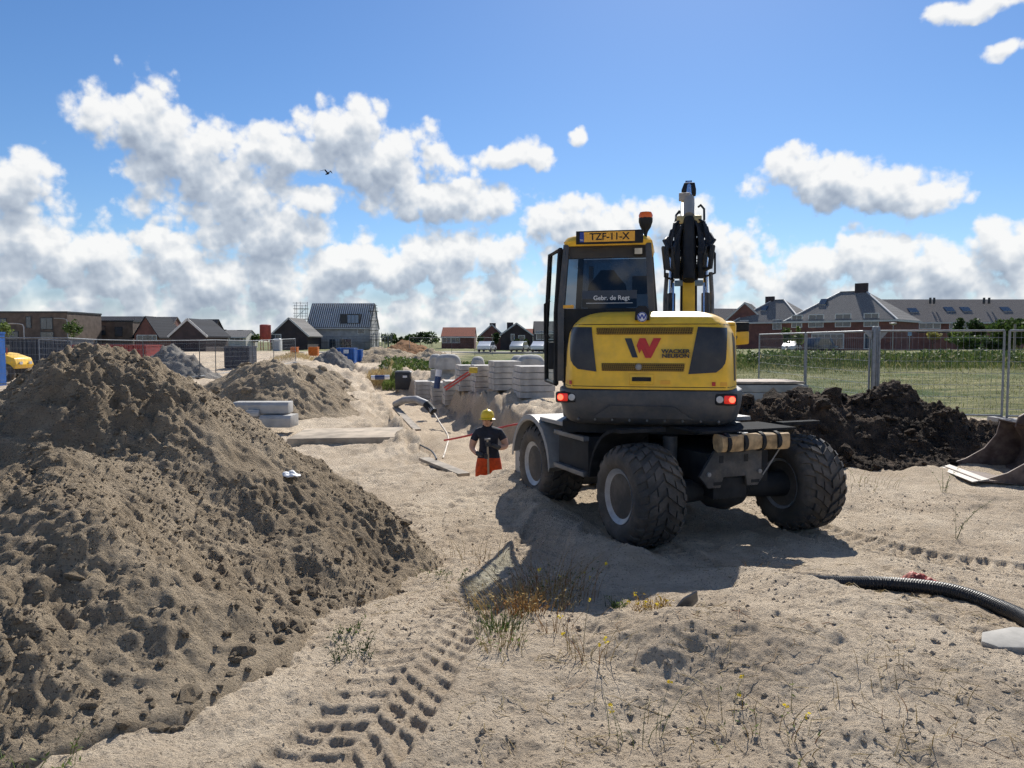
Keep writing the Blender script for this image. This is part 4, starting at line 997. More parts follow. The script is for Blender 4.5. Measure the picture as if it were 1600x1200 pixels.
hpx('far house with orange-red tiled roof and dormers', 690, 741, 155, 526, 513, 'gable_x', BRK_RED, TIL_RED, 9, win=[('f', 698, 536, 1.8, 1.2), ('f', 712, 536, 1.8, 1.2)])
hpx('far dark-roofed house with chimney left of the wide gabled one', 751, 786, 145, 524, 508, 'gable_y', BRK_RED, TIL_DK, 9, chimp=[(769, 504, 1.2)])
hpx('wide gabled dark house with white trim behind the precast concrete', 782, 832, 138, 524, 506, 'gable_y', BRK_DK, TIL_DK, 9, chimp=[(797, 503, 1.2)], win=[('f', 801, 532, .7, 1.2), ('f', 815, 534, 1.2, 1.2)])
hpx('dark-roofed house showing left of the excavator cab', 836, 885, 120, 520, 504, 'gable_x', BRK_DK, TIL_DK, 9, win=[('f', 842, 531, .9, 1.4), ('f', 850, 531, .9, 1.4), ('f', 860, 531, 1.2, 1.4)])
hpx('small far house with an orange roof between the dark gables', 822, 838, 190, 524, 515, 'gable_x', CREAM, TIL_RED, 9)
# houses on the right
def house_at(label, pxc, Y, yaw, L, W, ye, yr, **k):
    cx = PX(pxc, Y); z0 = bz1(cx, Y) - .1
    return house(label, cx, Y, math.radians(yaw), L, W, ZY(ye, Y) - z0, ZY(yr, Y) - z0, k.pop('roof', 'hip'), k.pop('wm', BRK_RED), k.pop('rm', TIL_GREY), z0=z0, **k)
house_at('large brick house with grey hipped roof and one wide chimney', 1330, 113, -42, 15, 11.5, 502, 456, chim=[(1.2, 0, 1.7, 9.9)],
         wins=[('f', -6, 3.4, 1.6, 1.9), ('f', -3.2, 3.4, 2.2, 1.9), ('f', .6, 3.4, 2.2, 1.9), ('f', 4.4, 3.4, 2.0, 1.9), ('f', -1.5, .3, 4.6, 2.2), ('f', 4.5, .3, 2.0, 2.2)], sky=[(-3.5, .6, 1.0)])
house_at('smaller brick house with hipped roof left of the large hipped one', 1214, 136, -42, 12, 10, 504, 469, chim=[(-1.5, 0, 1.5, 9.4)], wins=[('f', -4, 3.4, 1.6, 1.7), ('f', 2, 3.4, 1.6, 1.7), ('f', 4.6, .4, 1.6, 2)], sky=[(-1.5, .55, 1.0)])
house_at('gabled brick house with dark roof at the left of the right-hand group', 1168, 140, -25, 7, 9, 504, 476, roof='gable_y', rm=TIL_DK, wins=[('f', 1.5, 3.2, 1.2, 1.5)])
house_at('far brick house with taupe roof half hidden behind the gabled house', 1150, 165, 10, 12, 9, 507, 484, roof='gable_x', rm=TIL_TAUPE)
hpx('long terrace with pale grey tiled roof and roof windows', 1393, 1790, 122, 503, 470, 'gable_x', BRK_RED, TIL_TAUPE, 11, name='terrace',
    skyl=[(1437, .45, 1.5), (1496, .5, 1.5), (1522, .5, 1.5), (1586, .5, 1.5)], win=[('f', 1445, 514, 2.3, 1.0), ('f', 1462, 514, 1.2, 1.0), ('f', 1487, 514, 1.2, 1.0), ('f', 1502, 514, 2.2, 1.0), ('f', 1560, 514, 2.2, 1.0), ('f', 1590, 514, 2.2, 1.0), ('f', 1440, 546, 2.3, 2.0)])
TE = bpy.data.objects['terrace']
for pxp in (1454, 1460, 1538, 1546): MB().box(PX(pxp, 125) - TE.location.x - .12, PX(pxp, 125) - TE.location.x + .12, -2.0, -1.7, 7.6, 8.6).build('vent_pipe', DKF, TE)
hpx('low dark brick garage in front of the terrace', 1432, 1482, 112, 520, None, 'flat', BRK_RED, TIL_DK, 6, name='garage', cat='garage')
road = MB().box(-300, 400, 99, 105, .3, .62 + .12).build('road', mat('paving', (.36, .34, .31), .9, noise=.15, scale=.6)); tag(road, None, None, kind='structure')

# ------------------------------------------------------------------ site objects in the distance
def corr_box(name, label, cat, x0, x1, y0, y1, z0, h, m, pitch=.28):
    E = empty(name, ((x0 + x1) / 2, (y0 + y1) / 2, z0), label, cat); a, b = (x1 - x0) / 2, (y1 - y0) / 2
    pts = []; n = max(2, int(2 * a / pitch))
    for k in range(n):
        x = -a + 2 * a * k / n; w = 2 * a / n
        pts += [(x, -b), (x + w * .4, -b), (x + w * .5, -b + .05), (x + w * .9, -b + .05)]
    pts += [(a, -b), (a, b), (-a, b)]
    MB().prism(pts, 'z', .1, h - .08).build('wall', m, E)
    MB().box(-a - .02, a + .02, -b - .03, b + .02, h - .079, h).build('top_rail', m, E); MB().box(-a - .02, a + .02, -b - .03, b + .02, 0, .099).build('bottom_rail', m, E)
    for sx_ in (-1, 1): MB().box(sx_ * a - .06, sx_ * a + .06, -b - .04, -b + .08, .1, h - .08).build('corner_post', m, E)
    return E
BLUEC = mat('blue_container', (.02, .12, .42), .45, noise=.12, scale=2); REDC = mat('red_container', (.30, .045, .038), .5, noise=.15, scale=2); DKC = mat('dark_container', (.035, .045, .065), .55, noise=.15, scale=2); ORGC = mat('orange_plastic', (.62, .17, .02), .55, noise=.1)
corr_box('blue_container', 'bright blue container cut off by the left edge', 'container', -24.5, PX(9, 31.2), 29, 31.2, .15, 2.35, BLUEC)
corr_box('dark_container', 'long dark site container behind the left fence', 'container', PX(10, 47), PX(112, 47), 47, 49.5, .25, 2.0, DKC)
corr_box('red_container', 'low red skip container behind the top of the large heap', 'container', PX(111, 44), PX(228, 44), 44, 46.2, .2, 1.72, REDC)
corr_box('dark_container', 'small dark container behind the fence left of the second heap', 'container', PX(352, 52), PX(389, 52), 52, 53.6, .25, 1.55, DKC)
corr_box('blue_container', 'blue container in front of the scaffolded house', 'container', PX(526, 62), PX(553, 62), 62, 63.5, .35, 1.25, BLUEC)
corr_box('blue_container', 'small blue skip right of the blue container', 'container', PX(554, 64), PX(564, 64), 64, 65, .4, 1.05, BLUEC)
sgn = MB().box(PX(537, 61.9), PX(545, 61.9), 61.88, 61.92, 1.15, 1.45).build('notice_board', WHT); tag(sgn, 'small white notice on the blue container', 'sign')
for pxa, pxb, ya, yb2, lb in ((455, 464, 542, 553, 'smaller orange plastic box left of the other'), (483, 496, 542, 556, 'larger orange plastic box below the scaffold house')):
    Y = 72; corr_box('orange_box', lb, 'box', PX(pxa, Y), PX(pxb, Y), Y, Y + .7, ZY(yb2, Y), ZY(ya, Y) - ZY(yb2, Y), ORGC, .15)
# red silo
sl = MB().lathe([(0, .3), (.4, .75), (.5, .8), (2.35, .8), (2.45, .6)], 'z', 20).build('mortar_silo', REDC, None, True); sl.location = (PX(415.5, 112), 112, ZY(533, 112)); tag(sl, 'red mortar silo left of the scaffolded house', 'silo')
for k in range(4):
    a = math.pi / 4 + k * math.pi / 2; MB().tube([(.75 * math.cos(a), .75 * math.sin(a), -2.0), (.75 * math.cos(a), .75 * math.sin(a), .6)], .06, 6).build('leg', REDC, sl)
cb = MB().box(-.55, .55, -.5, .5, 0, 2.0).build('site_toilet', WFR, None, True, .05); cb.location = (PX(434, 108), 108, ZY(553, 108)); tag(cb, 'small white site toilet left of the scaffolded house', 'toilet')
MB().box(-.36, .36, -.53, -.50, .15, 1.8).build('door', mat('grey_door', (.35, .38, .42), .5), cb)
MB().loft([[(-.58, -.55, 2.0), (.58, -.55, 2.0), (.58, .55, 2.0), (-.58, .55, 2.0)], [(-.35, -.3, 2.2), (.35, -.3, 2.2), (.35, .3, 2.2), (-.35, .3, 2.2)]]).build('roof', WFR, cb)
GRUB = soil_material('grey_rubble', (.28, .265, .24), (.17, .155, .14), .03); ORS = soil_material('orange_earth', (.33, .17, .08), (.22, .12, .06), .03)
heap('rubble_heap', 'heap of grey rubble behind the fence by the red container', 'rubble heap', [(PX(258, 40), 40.5, 1.75), (PX(285, 40), 40.5, 1.3)], .8, (-22, -14, 37, 44), .09, 300, GRUB, 2.2, big=.4)
heap('rubble_heap', 'small pile of rubble left of the blue container', 'rubble heap', [(PX(517, 60), 60.5, 1.55)], .9, (-18, -11.5, 57.5, 63), .1, 320, GRUB, 2, big=.4)
heap('soil_heap', 'low grey-brown soil mound right of the blue container', 'soil heap', [(PX(585, 66), 67, 1.55), (PX(610, 66), 67, 1.45), (PX(632, 66), 67, .9)], .4, (-18, -6, 62, 72), .14, 340, HEAPM, 2, big=.35)
heap('soil_heap', 'orange-brown earth mound behind the other mounds', 'soil heap', [(PX(632, 84), 86, 2.3)], .5, (-18, -7, 80, 92), .16, 360, ORS, 2)
heap('soil_heap', 'brown mound behind the precast concrete pieces', 'soil heap', [(PX(672, 58), 59, 1.45), (PX(655, 58), 59, 1.1)], .45, (-11, -2, 54, 64), .12, 380, HEAPM, 2, big=.3)

# cars
def car(label, px, Y, zb, L, m, van=False, rz=0):
    E = empty('parked_car', (PX(px, Y), Y, zb), label, 'van' if van else 'car', 'vehicles parked along the far road', rz)
    h = 1.9 if van else 1.42
    prof = [(-L / 2, .35), (L / 2, .35), (L / 2, .75), (L * .36, .88), (L * .22, h), (-L * .40, h), (-L / 2 + .05, .95)] if van else [(-L / 2, .35), (L / 2, .35), (L / 2, .68), (L * .30, .86), (L * .14, h), (-L * .24, h), (-L * .42, .92), (-L / 2, .85)]
    MB().prism(prof, 'y', -.85, .85).build('body', m, E, True, .06)
    MB().prism([(-L * .34, .92), (L * .25, .92), (L * .13, h - .08), (-L * .23, h - .08)], 'y', -.862, .862).build('side_windows', WGL, E)
    for x in (-L * .31, L * .31):
        for y in (-.78, .78): MB().lathe([(-.1, .15), (-.1, .32), (.1, .32), (.1, .15)], 'y', 14, (x, y, .32)).build('wheel', RUB, E)
    return E
WCAR = mat('white_car_paint', (.75, .76, .78), .25, noise=.03, coat=.5); DCAR = mat('dark_car_paint', (.04, .06, .10), .25, noise=.03, coat=.5); SCAR = mat('silver_car_paint', (.42, .44, .46), .3, metal=.4, noise=.03)
zr = .75
car('white car parked in front of the large hipped house', 1237, 101, zr, 4.2, WCAR, rz=1.0); car('dark blue van parked right of the white car', 1282, 101.5, zr, 4.8, DCAR, True, .5)
car('white car glinting on the road left of the dark gables', 761, 102, zr, 4.0, WCAR, rz=1.35); car('silver car parked below the wide gabled house', 812, 102, zr, 4.3, SCAR, rz=1.3); car('white car near the cab of the excavator', 846, 101, zr, 4.1, WCAR, rz=1.2)

# lamp posts and poles
def lamp(label, px, Y, ytop, disc):
    z0 = bz1(PX(px, Y), Y); H = ZY(ytop, Y) - z0
    E = empty('street_lamp', (PX(px, Y), Y, z0), label, 'street lamp', 'street lamps')
    if disc:
        MB().tube([(0, 0, 0), (0, 0, H)], [.07, .05], 8).build('post', GUT, E, True); MB().lathe([(H - .25, .06), (H - .1, .42), (H, .45), (H + .06, .1)], 'z', 16).build('lamp_head', GUT, E, True)
    else:
        MB().tube([(0, 0, 0), (0, 0, H - .4), (-.15, 0, H - .1), (-.6, 0, H), (-1.4, 0, H + .03)], .06, 8).build('post', GUT, E, True); MB().box(-1.9, -1.3, -.12, .12, H - .03, H + .09).build('lamp_head', LGR, E, True, .03)
lamp('street lamp with round dish head in front of the large hipped house', 1394, 93, 505, True)
lamp('curved-arm street lamp in front of the long brown block', 39, 95, 506, False)
lamp('street lamp between the two flat brown blocks', 107, 112, 498, False)
sp = empty('road_sign', (PX(1420, 94), 94, bz1(PX(1420, 94), 94)), 'small blue and white road sign by the garage', 'road sign')
MB().tube([(0, 0, 0), (0, 0, 2.4)], .04, 6).build('post', GUT, sp); MB().box(-.22, .22, -.06, -.03, 1.9, 2.5).build('sign_face', mat('sign_blue', (.25, .38, .55), .4), sp)
pt = MB().tube([(0, 0, 0), (0, 0, 3.2)], .09, 8).build('wooden_post', mat('weathered_wood', (.30, .26, .21), .85, noise=.2), None, True); pt.location = (PX(1584, 60), 60, .3); tag(pt, 'pale round post by the trees at the right edge', 'post')

# ------------------------------------------------------------------ fences
GALV = mat('galvanised_tube', (.24, .26, .28), .5, metal=.5, noise=.12, scale=12)
def fence(label, p0, p1, z0, z1, H=2.0, group='mesh fences round the site', foot=True, dense=.11):
    p0, p1 = Vector((p0[0], p0[1], z0)), Vector((p1[0], p1[1], z1)); d = p1 - p0
    E = empty('mesh_fence', p0, label, 'fence', group)
    for f in (0, 1): MB().tube([d * f, d * f + Vector((0, 0, H))], .024, 8).build('post', GALV, E, True)
    MB().tube([Vector((0, 0, H)), d + Vector((0, 0, H))], .022, 8).build('top_tube', GALV, E, True); MB().tube([Vector((0, 0, .16)), d + Vector((0, 0, .16))], .020, 8).build('bottom_tube', GALV, E, True)
    n = int(d.length / dense); wm_ = MB()
    for i in range(1, n): wm_.bar(d * i / n + Vector((0, 0, .16)), d * i / n + Vector((0, 0, H)), .0032)
    w = wm_.build('wire_mesh', GALV, E); w['kind'] = 'stuff'
    for k in range(7):
        z = .3 + (H - .45) * k / 6; MB().bar(Vector((0, 0, z)), d + Vector((0, 0, z)), .008).build('wire', GALV, E)
    if foot:
        for f in (0, 1):
            c = p0 + d * f; fb = MB().box(-.11, .11, -.33, .33, 0, .14).build('fence_weight', CONC, None, True, .02); fb.location = c + Vector((0, 0, -.02)); tag(fb, 'concrete weight under %s end of ' % ('left', 'right')[f] + label, 'fence weight')
    return E
zR = .34
fence('mesh fence panel right of the thick double post', (8.22, 17.0), (10.62, 16.4), zR, zR)
fence('mesh fence panel cut off by the right edge', (10.7, 16.35), (13.6, 15.6), zR, zR)
fence('mesh fence panel joining the thick double post', (8.05, 17.1), (8.1, 20.9), zR, zR)
fence('mesh fence panel running back behind the soil heap', (8.1, 21.0), (8.2, 25.2), zR, zR)
dp_ = empty('fence_post', (8.16, 17.05, zR - .1), 'thick double steel post behind the dark soil heap', 'fence post')
for s in (-.042, .042): MB().box(s - .034, s + .034, -.04, .04, 0, 2.2).build('upright', GALV, dp_, True, .008)
for s in (-1, 1): MB().prism([(s * .10, 1.9), (s * .3, 2.12), (s * .10, 2.12)], 'y', -.012, .012).build('gusset', GALV, dp_)
FL = [(-23.5, 29.5), (PX(107, 31), 31), (PX(152, 33.5), 33.5), (PX(224, 36), 36), (PX(312, 39), 39), (PX(337, 41.5), 41.5), (PX(395, 47), 47), (PX(428, 53), 53), (PX(462, 61), 61)]
FLN = ['leftmost mesh fence panel beside the blue container', 'short mesh fence panel in front of the red container', 'mesh fence panel hidden by the large heap', 'mesh fence panel in front of the grey rubble heap', 'narrow angled mesh fence panel right of the rubble heap', 'mesh fence panel in front of the small dark container', 'mesh fence panel behind the second sand heap', 'farthest mesh fence panel of the left row']
for i, (a, b) in enumerate(zip(FL[:-1], FL[1:])): fence(FLN[i], a, b, bz1(*a), bz1(*b), dense=.13)
a, b = (PX(62, 35), 35), (PX(112, 34), 34); fence('mesh fence panel standing behind the leftmost one', a, b, bz1(*a), bz1(*b), dense=.13)
for i, (pa, pb) in enumerate(((640, 672), (672, 706), (706, 742), (742, 770))):
    a, b = (PX(pa, 84), 84), (PX(pb, 84), 84); fence('distant mesh fence panel behind the mounds, %s from the left' % ('first', 'second', 'third', 'fourth')[i], a, b, .55, .55, foot=False, dense=.2)
# ------------------------------------------------------------------ precast concrete
PRE = mat('precast_concrete', (.42, .405, .38), .85, noise=.14, scale=2.5, bump=.004, bscale=30); PRE2 = mat('slab_concrete', (.50, .475, .44), .88, noise=.16, scale=3, bump=.004, bscale=30)
ORD = ['bottom', 'second', 'third', 'fourth', 'fifth', 'top']
STK = [(830, 25.3, 1.18, 'nearest the excavator'), (783, 27.7, 1.0, 'second from the excavator'), (752, 29.5, .92, 'third from the excavator'), (725, 31.3, .85, 'fourth from the excavator'), (702, 33.2, .82, 'fifth from the excavator'), (681, 35.2, .78, 'sixth from the excavator'), (658, 37.8, 1.0, 'farthest, beside the black cabinet')]
for (px, Y, w, nm) in STK:
    z = bz1(PX(px, Y), Y) + .02; hh = .215
    for k in range(5):
        m_ = MB().box(-w / 2, w / 2, -.75, .75, 0, hh - .018).build('concrete_slab', PRE2, None, False, .006)
        m_.location = (PX(px, Y) + .1 + rnd.uniform(-.03, .03), Y + .75 + rnd.uniform(-.04, .04), z + k * hh); m_.rotation_euler = (0, 0, math.radians(10) + rnd.uniform(-.02, .02))
        tag(m_, 'grey concrete slab, %s of five in the stack %s' % (('bottom', 'second', 'middle', 'fourth', 'top')[k], nm), 'concrete slab', 'stacked concrete slabs beside the trench')
        for s in (-1, 1):
            if k: MB().box(s * w * .3 - .05, s * w * .3 + .05, -.7, .7, -.016, -.002).build('spacer', mat('spacer_wood', (.25, .19, .12), .9), m_)
def loaf(label, px0, px1, Y, ytop, ybot, dep):
    w = PX(px1, Y) - PX(px0, Y); h = ZY(ytop, Y) - ZY(ybot, Y); rings = []
    for k in range(9):
        t = -1 + 2 * k / 8; sc_ = (1 - abs(t) ** 4 * .25)
        ring = []
        for j in range(13):
            a = math.pi * j / 12; ring.append((-w / 2 * sc_ * (abs(math.cos(a)) ** .6) * (1 if math.cos(a) > 0 else -1), t * dep / 2, h * sc_ * math.sin(a) ** .7))
        ring += [(w / 2 * sc_ * .9, t * dep / 2, -.02), (-w / 2 * sc_ * .9, t * dep / 2, -.02)]
        rings.append(ring)
    o = MB().loft(rings).build('precast_dome', PRE, None, True); o.location = (PX((px0 + px1) / 2, Y), Y + dep / 2, ZY(ybot, Y))
    tag(o, label, 'precast concrete'); return o
loaf('rounded precast concrete piece lying nearest the excavator cab', 806, 853, 28.5, 554, 580, .9)
loaf('rounded precast concrete piece just left of the nearest one', 797, 822, 29.8, 555, 580, .9)
loaf('ball-shaped precast concrete piece between the two long ones', 735, 757, 32.5, 557, 580, .8)
loaf('long rounded precast piece at the far left of the row', 678, 720, 39.5, 553, 577, .9)
loaf('short rounded precast piece behind the long far one', 669, 690, 40.8, 553, 575, .9)
for i, (px, Y, w) in enumerate(((826, 29.2, 1.3), (746, 33, 1.0), (697, 40.2, 1.6))):
    b_ = MB().box(-w / 2, w / 2, -.6, .6, 0, 1.0).build('concrete_block', PRE2, None, True, .02); b_.location = (PX(px, Y), Y + .3, ZY((580, 580, 577)[i], Y) - 1.01); tag(b_, 'plain concrete block carrying the %s precast pieces' % ('nearest', 'ball-shaped', 'farthest')[i], 'concrete block')
ps = MB().box(-2.4, 2.4, -.8, .8, 0, .06).build('pallet_boards', mat('boards', (.45, .37, .30), .85, noise=.2), None, True, .01); ps.location = (5.6, 21.5, .95); tag(ps, 'flat stack of brown boards on concrete slabs behind the dark soil heap', 'boards')
for k in range(3):
    q = MB().box(-2.3 - .1 * k, 2.5, -.8, .8, 0, .2).build('concrete_slab', PRE, None, True, .015); q.location = (5.6, 21.5, .30 + .21 * k); tag(q, 'long pale concrete slab, %s of three, behind the dark soil heap' % ('bottom', 'middle', 'top')[k], 'concrete slab')
# kerb blocks and slab left of the trench
def kb(label, px, py, Y, L, W, H, rz):
    o = MB().prism([(-W / 2, 0), (W / 2, 0), (W / 2, H), (-W / 2 + .07, H), (-W / 2, H - .07)], 'x', -L / 2, L / 2).build('kerb_block', PRE, None, True, .015)
    p = at(px, py, Y); o.location = (p.x, Y, p.z); o.rotation_euler = (0, 0, rz); tag(o, label, 'kerb block', 'concrete kerb blocks by the second heap'); return o
kb('upper long concrete kerb block behind the large heap', 411, 645, 18.2, 1.32, .5, .27, .03)
kb('lower short concrete kerb block sticking out under the long one', 436, 666, 18.0, .75, .6, .28, -.05)
kb('small concrete kerb end left under the long block', 396, 650, 17.9, .3, .3, .15, .1)
p = gp(545, 680, .05); sl2 = MB().box(-1.12, 1.12, -.95, .9, -.1, .13).build('concrete_slab', mat('sandy_concrete', (.45, .37, .275), .9, noise=.2, scale=2.5, bump=.006), None, True, .02); sl2.location = (p.x, p.y, bz1(p.x, p.y) + .02); sl2.rotation_euler = (0, -.01, .06); tag(sl2, 'flat sand-covered concrete slab lying left of the trench', 'concrete slab')
# things along and in the trench
WOOD = mat('old_plank', (.34, .29, .23), .85, noise=.25, scale=4, bump=.003)
def plank(label, a, b, w=.16, t=.04):
    o = MB().bar(Vector((0, 0, 0)), Vector(b) - Vector(a), w, t).build('plank', WOOD); o.location = a; tag(o, label, 'plank'); return o
plank('grey plank lying along the left edge of the trench near the worker', (-1.55, 13.3, bz1(-1.6, 13.3) + .05), (-.75, 11.75, bz1(-.85, 11.75) + .05), .2, .05)
plank('long board slanting down into the trench', at(618, 637, 23.5), at(652, 672, 19.6), .2, .05)
PIPEG = mat('grey_pipe', (.34, .33, .32), .6, noise=.1)
arc = [at(618, 632, 23.5), at(632, 625, 23), at(650, 624, 22.6), at(666, 631, 22.2), at(677, 643, 22)]
o = MB().tube([p_ - arc[0] for p_ in arc], .11, 12).build('drain_pipe', PIPEG, None, True); o.location = arc[0]; tag(o, 'grey flexible drain pipe arching out of the trench', 'pipe')
e_ = MB().tube([arc[-2] - arc[0], (arc[-1] - arc[0]) * 1.0 + Vector((.01, 0, -.01))], .115, 12).build('pipe_collar', BLK, o, True)
def cable(label, pts, r, m, name='cable'):
    p0 = Vector(pts[0]); q = []
    P_ = [Vector(a) - p0 for a in pts]
    for i in range(len(P_) - 1):
        a, b, c, d = P_[max(i - 1, 0)], P_[i], P_[i + 1], P_[min(i + 2, len(P_) - 1)]
        for k in range(6):
            t = k / 6; q.append(.5 * ((2 * b) + (c - a) * t + (2 * a - 5 * b + 4 * c - d) * t * t + (3 * b - a - 3 * c + d) * t ** 3))
    q.append(P_[-1]); o = MB().tube(q, r, 8).build(name, m, None, True); o.location = p0; tag(o, label, 'hose' if 'hose' in name else 'cable'); return o
REDW = mat('red_tape', (.48, .06, .05), .5); 
cable('pale cable hanging from the drain pipe into the trench', [at(678, 645, 22), at(688, 662, 20.5), at(700, 682, 19), at(697, 700, 17.5), at(692, 716, 16.2)], .022, mat('cream_cable', (.5, .42, .32), .6))
cable('red cable crossing the trench behind the worker', [at(694, 688, 17.0), at(716, 684, 16.8), at(742, 678, 16.6), at(770, 671, 16.5), at(800, 664, 16.4), at(826, 660, 16.4)], .022, REDW)
cable('black cable lying along the left side of the trench', [(-3.0, 17.6, .06), (-2.2, 16.6, .08), (-1.9, 15.2, .06), (-1.5, 14.0, .08), (-1.3, 13.0, .08)], .016, HOSE)
# cabinet on legs
Yc = 43; cbx = empty('utility_cabinet', (PX(630, Yc), Yc, bz1(PX(630, Yc), Yc)), 'black utility cabinet on wooden legs beside the trench', 'cabinet')
MB().box(-.42, .42, -.35, .35, .15, 1.12).build('body', mat('cabinet_black', (.02, .023, .03), .5), cbx, True, .02); MB().loft([[(-.47, -.4, 1.121), (.47, -.4, 1.121), (.47, .4, 1.121), (-.47, .4, 1.121)], [(-.38, -.3, 1.2), (.38, -.3, 1.2), (.38, .3, 1.2), (-.38, .3, 1.2)]]).build('lid', GRY, cbx)
MB().box(.02, .26, -.356, -.35, .82, .94).build('label_plate', WHT, cbx)
for x in (-.36, 0, .36):
    for y in (-.3, .3): MB().box(x - .04, x + .04, y - .04, y + .04, -.45, .15).build('leg', WOOD, cbx)
pw = MB().tube([(0, 0, 0), (.95, .1, .02)], .12, 14).build('pipe_offcut', WHT, None, True); pp = at(580, 590, 40); pw.location = pp; tag(pw, 'short white and blue pipe lying on the trench bank', 'pipe'); MB().tube([(.2, .02, .004), (.7, .075, .015)], .125, 14).build('blue_sleeve', mat('dark_blue', (.03, .06, .16), .4), pw, True)
pu = MB().tube([(0, 0, 0), (.1, .05, .75)], .13, 14).build('pipe_offcut', mat('dark_blue', (.03, .06, .16), .4), None, True); pp = at(682, 607, 31.5); pu.location = pp; tag(pu, 'blue pipe with white end standing against the slab stacks', 'pipe'); MB().tube([(.07, .035, .5), (.105, .052, .78)], .135, 14).build('white_end', WHT, pu, True)
rb = empty('red_barrier_boards', at(694, 606, 29), 'two red boards leaning on the slab stacks with yellow clamp', 'boards'); o0 = at(694, 606, 29)
for k in (0, 1):
    MB().bar(Vector((.06 * k, 0, -.08 * k)), at(732 + 3 * k, 581 + 3 * k, 28.6) - o0, .03, .06).build('board', REDW, rb)
MB().box(0, .32, -.06, .1, 0, .22).build('yellow_clamp', mat('yellow_plastic', (.7, .48, .05), .5), rb, True, .03); rb.children[-1].location = at(733, 583, 28.5) - o0

# ------------------------------------------------------------------ bucket lying at the right
MET = mat('worn_bucket_steel', (.17, .125, .10), .7, metal=.1, noise=.3, scale=5, bump=.003, bscale=25, color2=(.075, .05, .042))
bk = empty('excavator_bucket', (7.5, 10.95, -.02), 'large worn steel ditching bucket lying at the right edge', 'bucket', None, math.radians(-8)); bk.scale = (.88, .88, .84)
prof = [(-.75, .10), (-.35, .22), (.0, .42), (.22, .72), (.28, .98), (.40, 1.02), (.55, .98), (.72, .70), (.76, .40), (.66, .14), (.40, .02), (-.0, .0), (-.5, .04)]
inner = [(-.72, .13), (-.36, .26), (-.03, .46), (.19, .74), (.25, .95)]
shell = MB()
outer = [(.28, 1.0), (.50, .92), (.66, .66), (.68, .40), (.56, .16), (.30, .06), (-.05, .04), (-.75, .09)]
th_ = [(x - .03 * (1 if x > .2 else 0), z + .03) for x, z in outer]
shell.loft([[(x, y, z) for y in (0, 1.6)] + [(xi, y, zi) for y in (1.6, 0)] for (x, z), (xi, zi) in zip(outer, th_)]); shell.build('shell', MET, bk, True)
for y in (0.0, 1.56): MB().prism([(-.62, .13), (-.30, .25), (.02, .46), (.22, .74), (.28, 1.0), (.50, .92), (.66, .66), (.68, .40), (.56, .16), (.30, .06), (-.05, .04)], 'y', y, y + .035).build('side_plate', MET, bk, True, .006)
MB().loft([[(-.86, y, .07), (-.60, y, .105), (-.60, y, .14), (-.86, y, .085)] for y in (-.03, 1.63)]).build('cutting_edge', mat('bright_edge', (.26, .23, .20), .6, metal=.1, noise=.1), bk)
for y in (.5, .95): MB().prism([(.25, .95), (.30, 1.14), (.42, 1.22), (.54, 1.12), (.60, .85)], 'y', y, y + .05).build('hanger_ear', MET, bk, True, .006)
MB().tube([(.42, .5, 1.12), (.42, 1.0, 1.12)], .04, 10).build('pin', CHR, bk, True)

# ------------------------------------------------------------------ hose, rag and stone in the right foreground
pts = [(2.30, 5.85, .20), (2.62, 6.02, .22), (3.02, 6.05, .235), (3.35, 5.72, .25), (3.47, 5.25, .25), (3.36, 4.75, .26), (3.1, 4.2, .28), (2.9, 3.7, .30)]
pts = [(x, y, gz1(x, y) + .045) for x, y, z in pts]; pts[0] = (pts[0][0], pts[0][1], pts[0][2] - .05)
hz_ = cable('black ribbed drainage hose curving over the sand', pts, .054, mat('hose_black', (.02, .021, .023), .5, noise=.1), 'ribbed_hose')
rib = MB(); P_ = [Vector(v.co) for v in hz_.data.vertices]; nr = len(P_) // 8
cen = [sum(P_[i * 8:(i + 1) * 8], Vector()) / 8 for i in range(nr)]
ribs = MB()
tot = []
for i in range(nr - 1):
    L_ = (cen[i + 1] - cen[i]).length; n_ = max(1, int(L_ / .017))
    for k in range(n_):
        c = cen[i].lerp(cen[i + 1], k / n_); d = (cen[i + 1] - cen[i]).normalized(); a = d.orthogonal().normalized(); b = d.cross(a)
        ribs.loft([[tuple(c + d * dd + (a * math.cos(t * math.pi / 6) + b * math.sin(t * math.pi / 6)) * rr) for t in range(12)] for dd, rr in ((-.006, .053), (-.0035, .0575), (.0035, .0575), (.006, .053))], cap=False)
ro = ribs.build('ribs', mat('hose_black', (.02, .021, .023), .5), hz_, True); ro['kind'] = 'stuff'
def crumple(name, label, cat, loc, rx, ry, h, m, seed):
    n = 22; X, Y = np.meshgrid(np.linspace(-1, 1, n), np.linspace(-1, 1, n), indexing='ij'); d = np.sqrt(X * X + Y * Y)
    Z = h * (1 - sst(.2, 1.0, d)) * (1 + 1.2 * fbm(X * 3, Y * 3, 1.0, 3, seed)) + h * .35 * fbm(X * 5, Y * 5, 1, 2, seed + 1)
    w = 1 + .3 * fbm(X * 2, Y * 2, 1, 2, seed + 3); o = link(name, grid_mesh(name, X * rx * w, Y * ry * w, Z, d < .95), m); o.location = loc; tag(o, label, cat)
    sm = o.modifiers.new('thick', 'SOLIDIFY'); sm.thickness = .01; return o
crumple('red_rag', 'crumpled red plastic rag lying behind the hose', 'rag', (3.32, 6.12, gz1(3.32, 6.12) + .01), .15, .10, .05, mat('red_rag', (.42, .06, .04), .6, noise=.2), 9)
st = MB().prism([(-.20, -.08), (-.05, -.14), (.20, -.12), (.30, .02), (.16, .12), (-.12, .13), (-.24, .03)], 'z', -.05, .06).build('stone_slab', mat('pale_stone', (.38, .36, .32), .8, noise=.12, scale=8, bump=.004), None, True, .015)
